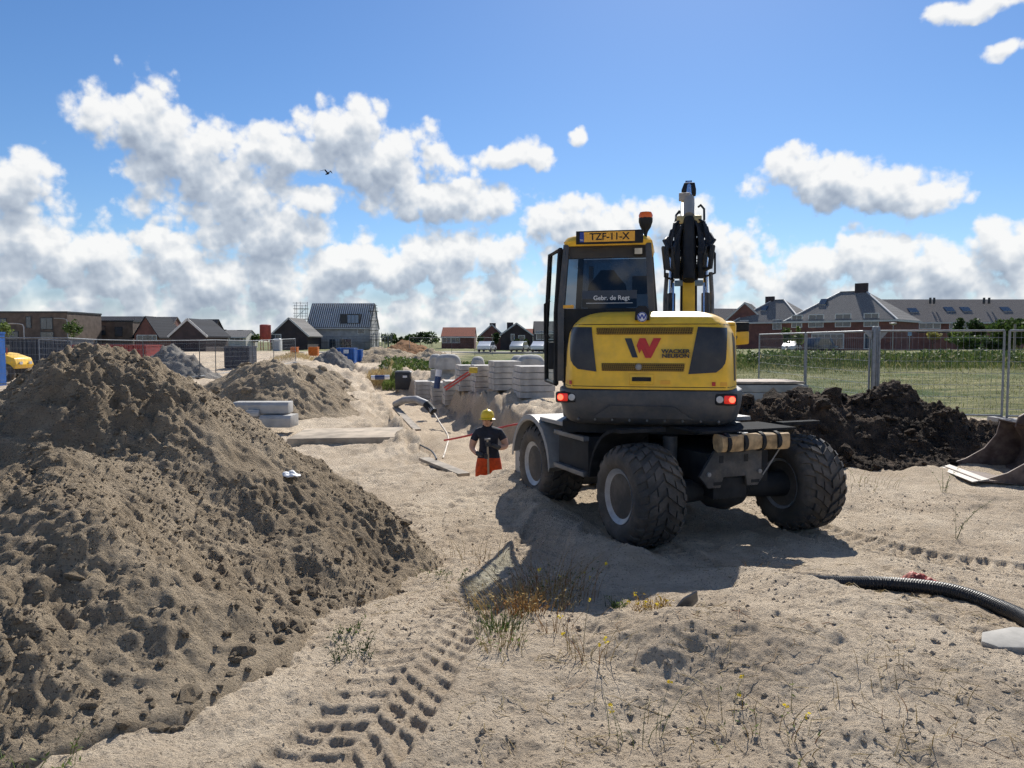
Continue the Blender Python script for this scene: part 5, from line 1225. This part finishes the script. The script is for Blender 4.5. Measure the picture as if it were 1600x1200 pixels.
st.location = (2.83, 4.22, gz1(2.83, 4.22) + .02); st.scale = (.8, .8, .8); st.rotation_euler = (.08, -.05, .3); tag(st, 'pale flat piece of broken concrete at the right edge', 'stone')
pl_ = MB().prism([(-.05, 0), (.05, .02), (.06, .14), (.0, .2), (-.05, .12)], 'y', -.006, .006).build('plastic_shard', GRY, None); pl_.location = (1.05, 4.72, gz1(1.05, 4.72) - .02); pl_.rotation_euler = (.5, .4, .5); tag(pl_, 'grey shard of sheet sticking out of the sand mound', 'shard')
wp = crumple('white_litter', 'white scrap of paper on the slope of the large heap', 'litter', (-1.95, 6.6, bh_z(-1.95, 6.6) + .01), .10, .06, .03, WHT, 4)

# ------------------------------------------------------------------ worker
def person():
    W = empty('person', (-.42, 13.6, bz1(-.42, 13.6) + .0), 'worker in yellow helmet, navy shirt and orange trousers leaning on a shovel in the trench', 'person')
    zf = -.95 - W.location.z; W.location.z = -.95
    J = [((0, 0, .98), .185, .135), ((0, 0, 1.12), .18, .13), ((0, -.01, 1.30), .195, .14), ((0, 0, 1.43), .15, .11), ((-.01, -.02, 1.53), .058, .06), ((-.02, -.045, 1.60), .075, .085), ((-.022, -.05, 1.68), .082, .098), ((-.022, -.04, 1.75), .065, .075)]
    edges = [(i, i + 1) for i in range(7)]
    def chain(root, pts):
        k = root
        for p, rx, ry in pts: J.append((p, rx, ry)); edges.append((k, len(J) - 1)); k = len(J) - 1
    chain(3, [((-.19, 0, 1.42), .088, .088), ((-.265, .0, 1.30), .078, .08), ((-.305, -.02, 1.14), .058, .058), ((-.21, -.14, 1.06), .046, .046), ((-.085, -.25, 1.04), .034, .036)])
    chain(3, [((.19, 0, 1.42), .088, .088), ((.265, -.01, 1.31), .078, .08), ((.315, -.05, 1.17), .058, .058), ((.20, -.17, 1.16), .046, .046), ((.055, -.27, 1.235), .034, .036)])
    for s in (-1, 1): chain(0, [((s * .105, 0, .86), .15, .15), ((s * .135, -.01, .52), .12, .12), ((s * .14, .02, .12), .085, .085), ((s * .145, -.02, .05), .06, .06), ((s * .16, -.15, .035), .05, .04)])
    me = bpy.data.meshes.new('body'); me.from_pydata([j[0] for j in J], edges, []); o = link('body', me, None, W)
    md = o.modifiers.new('skin', 'SKIN'); sv = me.skin_vertices[0].data
    for i, j in enumerate(J): sv[i].radius = (j[1], j[2])
    sv[0].use_root = True
    ss = o.modifiers.new('sub', 'SUBSURF'); ss.levels = ss.render_levels = 2
    dg = bpy.context.evaluated_depsgraph_get(); m2 = bpy.data.meshes.new_from_object(o.evaluated_get(dg)); o.modifiers.clear(); o.data = m2
    m2.materials.clear()
    SKN = mat('skin', (.52, .30, .21), .55, noise=.08); SHI = mat('navy_shirt', (.016, .02, .035), .85, noise=.2, scale=14, bump=.006, bscale=12); TRO = mat('orange_trousers', (.62, .075, .012), .8, noise=.18, scale=10, bump=.01, bscale=10); BOO = mat('boot', (.03, .025, .02), .7); GLO = mat('glove', (.05, .055, .06), .8)
    for m in (SKN, SHI, TRO, BOO, GLO): m2.materials.append(m)
    cls = {}
    for (i, j) in edges:
        q = Vector(J[j][0])
        if j <= 3: c = 1
        elif j <= 7: c = 0
        elif j <= 17: k_ = (j - 8) % 5; c = 1 if k_ <= 1 else (0 if k_ < 4 else 4)
        else: k_ = (j - 18) % 5; c = 2 if k_ < 3 else 3
        cls[(i, j)] = c
    for p in m2.polygons:
        c = Vector(p.center); p.use_smooth = True; best = 9; k = 1
        for (i, j), cc in cls.items():
            a_, b_ = Vector(J[i][0]), Vector(J[j][0]); d = b_ - a_; t = max(0, min(1, (c - a_).dot(d) / d.length_squared)); rr = J[i][1] * (1 - t) + J[j][1] * t
            e_ = (c - a_ - d * t).length / rr
            if e_ < best: best, k = e_, cc
        if k in (1, 2) and abs(c.x) < .24 and c.y > -.2: k = 2 if c.z < .97 else (1 if c.z < 1.5 else k)
        p.material_index = k
    # fingers round the handle
    def hand(cx_, cy_, cz_, s):
        for i in range(4):
            z = cz_ + .03 - .02 * i; MB().tube([(cx_ - s * .045, cy_ + .01, z), (cx_ - s * .01, cy_ - .035, z), (cx_ + s * .03, cy_ - .03, z - .003), (cx_ + s * .035, cy_ + .005, z - .004)], [.011, .0105, .010, .008], 6).build('finger', GLO, o, True)
        MB().tube([(cx_ - s * .04, cy_ + .02, cz_ + .03), (cx_ - s * .005, cy_ + .035, cz_ + .05), (cx_ + s * .03, cy_ + .02, cz_ + .045)], [.013, .012, .009], 6).build('thumb', GLO, o, True)
    hand(-.028, -.29, 1.03, -1); hand(.0, -.285, 1.245, 1)
    # face
    MB().loft([[(-.03 - .012, -.135, 1.615), (-.03 + .012, -.135, 1.615), (-.03, -.13, 1.655)], [(-.034 - .008, -.158, 1.622), (-.034 + .008, -.158, 1.622), (-.034, -.148, 1.64)]]).build('nose', SKN, o, True)
    for s in (-1, 1):
        MB().lathe([(-.01, .004), (0, .011), (.006, .0)], 'y', 8, (-.026 + s * .032, -.132, 1.655)).build('eye', BLK, o)
        MB().lathe([(-.008, .012), (0, .026), (.008, .012)], 'x', 10, (-.022 + s * .088, -.03, 1.635)).build('ear', SKN, o, True)
    MB().tube([(-.055, -.135, 1.588), (-.03, -.142, 1.586), (-.005, -.135, 1.588)], .005, 5).build('mouth', mat('lip', (.25, .09, .07), .6), o)
    MB().lathe([(1.60, .070), (1.64, .092), (1.70, .098)], 'z', 14, (-.022, -.028, 0)).build('hair', mat('dark_hair', (.02, .014, .01), .8), o, True)
    HLM = mat('yellow_helmet', (.78, .56, .03), .35, noise=.04)
    hm = MB().lathe([(1.675, .112), (1.70, .122), (1.74, .122), (1.79, .105), (1.825, .07), (1.84, .0)], 'z', 20, (-.022, -.045, 0)).build('helmet', HLM, W, True)
    MB().loft([[(-.022 + .115 * math.cos(a), -.045 + .115 * math.sin(a), 1.685) for a in np.linspace(math.pi * 1.15, math.pi * 1.85, 9)] + [(-.022 + .165 * math.cos(a), -.055 + .175 * math.sin(a), 1.668) for a in np.linspace(math.pi * 1.85, math.pi * 1.15, 9)],
               [(-.022 + .115 * math.cos(a), -.045 + .115 * math.sin(a), 1.695) for a in np.linspace(math.pi * 1.15, math.pi * 1.85, 9)] + [(-.022 + .165 * math.cos(a), -.055 + .175 * math.sin(a), 1.675) for a in np.linspace(math.pi * 1.85, math.pi * 1.15, 9)]]).build('peak', HLM, hm)
    MB().tube([(-.022, -.16, 1.74), (-.022, -.1, 1.835), (-.022, .0, 1.845), (-.022, .07, 1.76)], .012, 6).build('ridge', HLM, hm, True)
    return W
WK = person()
sh = MB().tube([(0, 0, 1.33), (.02, -.01, .6), (.04, -.02, .02)], .017, 8).build('shovel', mat('ash_handle', (.42, .34, .24), .6), None, True); sh.location = WK.location + Vector((-.012, -.30, .0)); tag(sh, 'long-handled shovel held upright by the worker', 'shovel')
MB().tube([(-.05, 0, 1.335), (.05, 0, 1.335)], .019, 8).build('handle_grip', LGR, sh, True)
MB().loft([[(.04 - .10, -.02, .02), (.04 + .10, -.02, .02), (.04 + .10, -.03, .02), (.04 - .10, -.03, .02)], [(.05 - .09, -.06, -.22), (.05 + .09, -.06, -.22), (.05 + .09, -.065, -.22), (.05 - .09, -.065, -.22)], [(.05 - .02, -.07, -.3), (.05 + .02, -.07, -.3), (.05 + .02, -.075, -.3), (.05 - .02, -.075, -.3)]]).build('blade', GRY, sh)

# bird
bd_ = empty('gull', at(512, 271, 75), 'dark bird flying below the large cloud', 'bird')
MB().loft([[(.35 * t, .0, .10 * t) for t in ()] or [(-.3, 0, -.04), (-.3, .03, 0), (-.3, 0, .04)], [(0, -.08, -.09), (0, .09, 0), (0, -.02, .09)], [(.28, 0, -.03), (.28, .03, 0), (.28, 0, .03)]]).build('body', BLK, bd_, True)
for s in (-1, 1):
    MB().loft([[(-.1, 0, .03), (.12, 0, .03), (.12, .02, .05), (-.1, .02, .05)], [(-.02, s * .35, .28), (.14, s * .35, .28), (.14, s * .37, .30), (-.02, s * .37, .30)], [(-.16, s * .8, .18), (-.12, s * .8, .18), (-.12, s * .81, .19), (-.16, s * .81, .19)]]).build('wing', BLK, bd_)
bd_.rotation_euler = (.3, -.5, .9)

# small yellow dumper behind the left fence
dx_, dY = PX(40, 36.5), 36.5
DU = empty('site_dumper', (dx_, dY, bz1(dx_, dY)), 'small yellow dumper behind the fence beside the blue container', 'dumper')
MB().prism([(-2.3, .62), (-.10, .62), (.0, .80), (-.12, 1.12), (-.75, 1.34), (-1.2, 1.40), (-2.3, 1.15)], 'y', -.65, .65).build('body', YEL, DU, True, .04)
MB().prism([(-2.3, .40), (-.15, .40), (-.12, .615), (-2.3, .615)], 'y', -.55, .55).build('chassis', BLK, DU)
for wx in (-.55, -1.85):
    for wy in (-.62, .62):
        w_ = MB().lathe([(-.14, .2), (-.14, .40), (-.10, .43), (.10, .43), (.14, .40), (.14, .2)], 'y', 20, (wx, wy, .43)).build('wheel', RUB, DU, True)
        MB().lathe([(-.15, .0), (-.15, .19), (.15, .19), (.15, .0)], 'y', 16, (wx, wy, .43)).build('rim', LGR, w_)
MB().tube([(-1.35, -.5, 1.3), (-1.35, -.5, 2.0), (-1.35, .5, 2.0), (-1.35, .5, 1.3)], .035, 8).build('roll_bar', BLK, DU, True)
MB().box(-1.05, -.85, -.2, .2, 1.38, 1.75).build('seat', BLK, DU, True, .04)
MB().lathe([(1.22, .03), (1.62, .02)], 'z', 8, (-.62, -.4, 0)).build('marker_rod', REDW, DU)
MB().box(-.02, .03, -.45, -.25, .82, .95).build('headlight', CLR, DU); MB().box(-.02, .03, .25, .45, .82, .95).build('headlight', CLR, DU)
# ------------------------------------------------------------------ vegetation
def leafmat(name, c1, c2, c3=None, rough=.6):
    m = bpy.data.materials.new(name); m.use_nodes = True; t = m.node_tree; b = t.nodes['Principled BSDF']
    g = t.nodes.new('ShaderNodeNewGeometry'); n = t.nodes.new('ShaderNodeTexNoise'); n.inputs['Scale'].default_value = .9; n.inputs['Detail'].default_value = 3
    tcn = t.nodes.new('ShaderNodeTexCoord'); t.links.new(tcn.outputs['Object'], n.inputs['Vector'])
    f = mth(t, 'ADD', mth(t, 'MULTIPLY', g.outputs['Random Per Island'], .6), mth(t, 'MULTIPLY', n.outputs[0], .5))
    col = mixc(t, smooth(t, f, .25, .85), c1, c2)
    if c3: col = mixc(t, smooth(t, g.outputs['Random Per Island'], .82, .95), col, c3)
    t.links.new(col, b.inputs['Base Color']); b.inputs['Roughness'].default_value = rough; b.inputs['Specular IOR Level'].default_value = .25
    tr = t.nodes.new('ShaderNodeBsdfTranslucent'); t.links.new(col, tr.inputs[0]); mxs = t.nodes.new('ShaderNodeMixShader'); mxs.inputs[0].default_value = .35
    out = t.nodes['Material Output']; t.links.new(b.outputs[0], mxs.inputs[1]); t.links.new(tr.outputs[0], mxs.inputs[2]); t.links.new(mxs.outputs[0], out.inputs[0])
    return m
GREEN = leafmat('leaf_green', (.035, .065, .016), (.09, .14, .035)); DGREEN = leafmat('leaf_dark', (.022, .042, .014), (.055, .09, .03)); LGREEN = leafmat('leaf_light', (.09, .14, .03), (.20, .25, .07)); STRAW = leafmat('straw', (.36, .27, .12), (.52, .42, .22), (.30, .13, .05)); REED = leafmat('reed', (.05, .085, .022), (.16, .18, .06), (.30, .26, .12))
GFIELD = leafmat('meadow_blade', (.11, .13, .04), (.30, .28, .13)); YEL_F = leafmat('yellow_flower', (.65, .48, .03), (.75, .6, .06)); RUST = leafmat('rust_weed', (.30, .15, .05), (.42, .27, .10))
def leaves(name, pts, size, m, parent=None, seed=0, loc=(0, 0, 0), asp=.5, upright=0.0):
    r = np.random.RandomState(seed); n = len(pts); pts = np.asarray(pts, float)
    d = r.normal(size=(n, 3)); d[:, 2] = d[:, 2] * (1 - upright) + upright * 2.2; d /= np.linalg.norm(d, axis=1)[:, None]
    e = r.normal(size=(n, 3)); e -= (e * d).sum(1)[:, None] * d; e /= np.linalg.norm(e, axis=1)[:, None]
    s = size * (.55 + .9 * r.rand(n))[:, None]; w = s * asp
    V = np.stack([pts - d * s * .5, pts + e * w * .5, pts + d * s * .5, pts - e * w * .5], 1).reshape(-1, 3)
    F_ = (np.arange(n)[:, None] * 4 + np.arange(4)[None]).tolist()
    me = bpy.data.meshes.new(name); me.from_pydata(V.tolist(), [], F_); me.update()
    o = link(name, me, m, parent); o.location = loc; o['kind'] = 'stuff'; return o
rs = np.random.RandomState(12)
def strip(name, label, x0, x1, y0, y1, hfun, n, size, m, seed, upright=.3, asp=.45):
    r = np.random.RandomState(seed); x = r.uniform(x0, x1, n); y = r.uniform(y0, y1, n); h = hfun(x, y); z = base_z(x, y) + h * r.rand(n) ** .8
    o = leaves(name, np.stack([x, y, z], 1), size, m, None, seed, asp=asp, upright=upright); o['label'] = label; return o
hf = lambda x, y: (.5 + .4 * sst(8, 16, x)) * (1 + .6 * fbm(x, y, 5.0, 3, 7) + .4 * fbm(x, y, 1.2, 2, 8))
strip('bank_undergrowth', 'dark green undergrowth along the ditch before the houses', -9, 75, 50, 58, hf, 30000, .26, GREEN, 1)
strip('bank_reeds', 'lighter reeds standing in the ditch undergrowth', -9, 75, 48.5, 56, lambda x, y: (.45 + .35 * sst(8, 16, x)) * (1 + .9 * np.clip(fbm(x, y, 3.0, 3, 17) + .25, 0, 1)), 16000, .34, REED, 2, .8, .16)
strip('meadow_grass', 'short dry mown grass on the field behind the fence', 5, 46, 17.6, 49, lambda x, y: .07 + .10 * np.clip(fbm(x, y, 2.0, 3, 27) + .2, 0, 1), 26000, .15, GFIELD, 3, .6, .10)
strip('rough_grass', 'tall rough grass between the field and the ditch', 3, 60, 43, 49.5, lambda x, y: .45 + .25 * fbm(x, y, 2, 2, 37), 9000, .32, REED, 4, .85, .10)
strip('dry_bank_grass', 'tuft of tall straw grass on the bank beside the black cabinet', PX(575, 46), PX(606, 46), 45, 48, lambda x, y: .85 + 0 * x, 1800, .4, STRAW, 5, .9, .06)
strip('green_bank_grass', 'green grass growing between the straw tuft and the cabinet', PX(600, 45), PX(622, 45), 44, 47, lambda x, y: .5 + 0 * x, 1200, .3, LGREEN, 6, .8, .10)
strip('yard_grass', 'pale weeds around the orange boxes', PX(440, 70), PX(500, 70), 66, 73, lambda x, y: .5 + 0 * x, 1500, .35, STRAW, 7, .9, .08)
BARK = mat('bark', (.10, .075, .055), .9, noise=.25, scale=8, bump=.01)
def tree(label, px, Y, ytop, ybase, wpx, m, n=1400, seed=0, size=.28, trunk=True, name='tree', cat='tree', ytrunk=None):
    z0 = ZY(ybase, Y); H = ZY(ytop, Y) - z0; w = wpx / FPX * Y / 2; r = np.random.RandomState(seed)
    E = empty(name, (PX(px, Y), Y, z0), label, cat)
    cb_ = .15 * H if not trunk else (ZY(ytrunk, Y) - z0 if ytrunk else .28 * H)
    K = 9; cs = np.stack([r.uniform(-.6, .6, K) * w, r.uniform(-.6, .6, K) * w, cb_ + (H - cb_) * (.15 + .7 * r.rand(K))], 1); rad = (.35 + .3 * r.rand(K))
    k = r.randint(0, K, n); v = r.normal(size=(n, 3)); v /= np.linalg.norm(v, axis=1)[:, None]; v *= (r.rand(n) ** .4)[:, None]
    P_ = cs[k] + v * rad[k][:, None] * np.array([w, w, (H - cb_) * .5])
    P_[:, 2] = np.clip(P_[:, 2], cb_ * .6, None)
    leaves('crown', P_, size, m, E, seed, asp=.65)
    if trunk:
        MB().tube([(0, 0, -.2), (.03, 0, H * .4), (.0, .02, H * .75)], [.05 + H * .012, .04 + H * .008, .02], 7).build('trunk', BARK, E, True)
        for q in range(4):
            a = q * 1.7; MB().tube([(0, 0, H * (.3 + .08 * q)), (w * .5 * math.cos(a), w * .5 * math.sin(a), H * (.5 + .1 * q))], [.03, .012], 5).build('limb', BARK, E)
    return E
tree('dense tree at the right edge before the terrace', 1590, 64, 500, 556, 70, GREEN, 2600, 1, .34)
tree('dark upright tree in front of the terrace roof', 1497, 100, 493, 548, 30, DGREEN, 900, 2, .4); tree('second dark upright tree beside the other upright tree', 1523, 101, 494, 548, 30, DGREEN, 900, 3, .4)
tree('young tree with yellowish crown before the garage', 1456, 92, 517, 547, 24, leafmat('autumn', (.20, .20, .05), (.33, .30, .09)), 420, 4, .3, ytrunk=530); tree('small bright green tree right of the yellowish one', 1496, 92, 514, 546, 28, LGREEN, 500, 5, .3, ytrunk=526)
tree('broad grey-green bush in front of the terrace', 1520, 84, 525, 549, 70, GREEN, 1900, 6, .32, False, 'bush', 'bush'); tree('low bush at the left of the broad bush', 1560, 76, 528, 551, 50, DGREEN, 1200, 16, .3, False, 'bush', 'bush')
tree('small tree before the smaller hipped house', 1229, 99, 513, 545, 16, GREEN, 420, 7, .3); tree('small leafy tree left of the white car', 1247, 99, 510, 545, 18, LGREEN, 420, 8, .3)
tree('young tree in front of the long brown block', 12, 100, 504, 540, 24, LGREEN, 420, 9, .3); tree('young tree between the two flat brown blocks', 116, 108, 500, 540, 34, GREEN, 600, 10, .32)
for i, (px, yt, wp, Y, lb) in enumerate(((607, 521, 24, 190, 'round far tree right of the scaffolding'), (622, 526, 22, 200, 'low far tree beside the round one'), (640, 523, 26, 195, 'bushy far tree above the orange mound'), (657, 518, 26, 190, 'tallest far tree of the row'), (675, 519, 28, 188, 'far tree left of the red-roofed house'), (345, 517, 24, 190, 'far tree left of the small grey-roofed house'), (398, 519, 24, 180, 'far tree left of the red silo'), (775, 520, 12, 128, 'slim tree before the far dark gables'), (750, 526, 12, 125, 'small tree right of the red-roofed house'), (808, 530, 10, 122, 'clipped small tree before the wide gable'), (822, 530, 10, 122, 'second clipped small tree before the wide gable'))):
    tree(lb, px, Y, yt, 543, wp, DGREEN if i % 2 else GREEN, 500, 30 + i, .6 if Y > 150 else .35)
# weeds in the foreground
def blade(mb, p, h, lean, a, w=.004, curl=.3):
    dx, dy = math.cos(a), math.sin(a); q = []
    for k in range(4):
        t = k / 3; q.append((p[0] + dx * lean * t ** 1.6, p[1] + dy * lean * t ** 1.6, p[2] + h * t * (1 - curl * t * .5)))
    mb.tube(q, [w, w * .9, w * .6, w * .2], 3, False)
def weed(label, x, y, h, n, spread, ms, leafm=None, nl=0, flowm=None, nf=0, seed=0, name='weed'):
    r = random.Random(seed); z = gz1(x, y); E = empty(name, (x, y, z), label, 'weed'); mb = MB(); tips = []; pl = []
    for k in range(n):
        a = r.uniform(0, 6.28); rr = spread * r.random() ** .7 * .5; p = (rr * math.cos(a), rr * math.sin(a), gz1(x + rr * math.cos(a), y + rr * math.sin(a)) - z - .01)
        hh = h * r.uniform(.45, 1.05); ln = hh * r.uniform(.1, .75); aa = a + r.uniform(-.8, .8); blade(mb, p, hh, ln, aa, r.uniform(.0016, .0032))
        tips.append((p[0] + math.cos(aa) * ln, p[1] + math.sin(aa) * ln, p[2] + hh * .85))
        for q in range(int(nl / n) + 1):
            t = r.uniform(.15, .95); pl.append((p[0] + math.cos(aa) * ln * t ** 1.6 + r.gauss(0, .012), p[1] + math.sin(aa) * ln * t ** 1.6 + r.gauss(0, .012), p[2] + hh * t * (1 - .15 * t)))
    o = mb.build('stems', ms, E); o['kind'] = 'stuff'
    if leafm: leaves('leaves', pl, .024, leafm, E, seed, asp=.32)
    if flowm:
        fp = [(t[0] + r.gauss(0, .006), t[1] + r.gauss(0, .006), t[2] + r.gauss(0, .006)) for t in r.sample(tips, min(nf, len(tips))) for _ in range(7)]
        leaves('flowers', fp, .015, flowm, E, seed + 1, asp=.8)
    return E
weed('large tangle of weeds with yellow flowers in the excavator shadow', .30, 5.75, .40, 120, .75, RUST, GREEN, 160, YEL_F, 6, 1)
weed('straw-coloured weed tangle at the edge of the shadow', .05, 5.25, .24, 190, .8, STRAW, STRAW, 200, None, 0, 2)
weed('rust-brown dry weed in the middle foreground', .10, 5.0, .20, 70, .30, RUST, RUST, 200, None, 0, 3)
weed('grey-green grass tuft below the dry weeds', -.08, 4.55, .17, 90, .30, LGREEN, GREEN, 40, None, 0, 4); weed('low green tuft nearer the camera', -.06, 4.2, .14, 60, .26, STRAW, LGREEN, 40, None, 0, 5)
weed('small orange-yellow plant in front of the shadow', .98, 5.25, .13, 45, .25, RUST, leafmat('ochre_leaf', (.35, .22, .04), (.50, .36, .07)), 170, YEL_F, 6, 6); weed('small green plant beside the orange-yellow one', .76, 5.4, .12, 24, .18, GREEN, LGREEN, 100, None, 0, 7)
weed('leafy green weed at the foot of the large heap', -.92, 4.25, .15, 22, .22, GREEN, DGREEN, 130, None, 0, 8); weed('smaller leafy weed behind it at the heap foot', -1.02, 4.6, .12, 14, .2, GREEN, GREEN, 80, None, 0, 9)
weed('thin dry weed stems right of the tyre track', .42, 4.05, .28, 16, .3, STRAW, None, 0, YEL_F, 5, 10); weed('dry stems with buds in the lower middle', .25, 4.45, .22, 14, .2, RUST, None, 0, None, 0, 11)
weed('tall thin weed with yellow flowers at the bottom edge', .55, 3.3, .30, 9, .3, LGREEN, None, 0, YEL_F, 3, 12); weed('sprawling weed with yellow buds near the bottom edge', 1.1, 3.35, .16, 26, .6, STRAW, LGREEN, 40, YEL_F, 4, 13); weed('straw stalks at the bottom right', 1.9, 3.5, .15, 24, .7, STRAW, None, 0, None, 0, 14)
weed('green weeds at the bottom left corner on the heap', -2.0, 3.0, .14, 22, .4, LGREEN, LGREEN, 120, None, 0, 15); weed('dry stems on the sand behind the tyre track', -.35, 7.3, .30, 26, .6, STRAW, None, 0, None, 0, 16); weed('low weeds between heap and tyre track', -.55, 6.4, .10, 30, .6, GREEN, GREEN, 60, None, 0, 17)
weed('tall single stem with its own thin shadow on the right', 4.65, 7.85, .62, 3, .05, GREEN, GREEN, 60, None, 0, 18); weed('green stem growing before the bucket tip', 5.9, 10.3, .55, 8, .15, GREEN, LGREEN, 70, None, 0, 19); weed('dry weeds left of the bucket', 5.0, 10.9, .3, 40, 1.2, STRAW, LGREEN, 60, None, 0, 20); weed('straw patch before the soil heap', 3.9, 11.3, .22, 50, 1.4, STRAW, STRAW, 60, None, 0, 21); weed('small weed on the sand mound by the hose', 2.05, 6.3, .16, 18, .25, STRAW, None, 0, None, 0, 22)
# scattered dead stalks, nobody could count them
mb = MB(); r = random.Random(77)
for k in range(900):
    x, y = r.uniform(-1.0, 3.2), r.uniform(3.0, 6.8); 
    if fbm(np.array([x]), np.array([y]), 1.0, 2, 5)[0] < -.05: continue
    a = r.uniform(0, 6.28); L_ = r.uniform(.05, .22); z = gz1(x, y) + .006
    mb.tube([(x, y, z), (x + .5 * L_ * math.cos(a), y + .5 * L_ * math.sin(a), z + .015 * r.random() + .004), (x + L_ * math.cos(a + .3), y + L_ * math.sin(a + .3), gz1(x + L_ * math.cos(a + .3), y + L_ * math.sin(a + .3)) + .006)], .0016, 3, False)
o = mb.build('dry_grass', STRAW); o['kind'] = 'stuff'; o['label'] = 'dead grass stalks strewn over the sand'
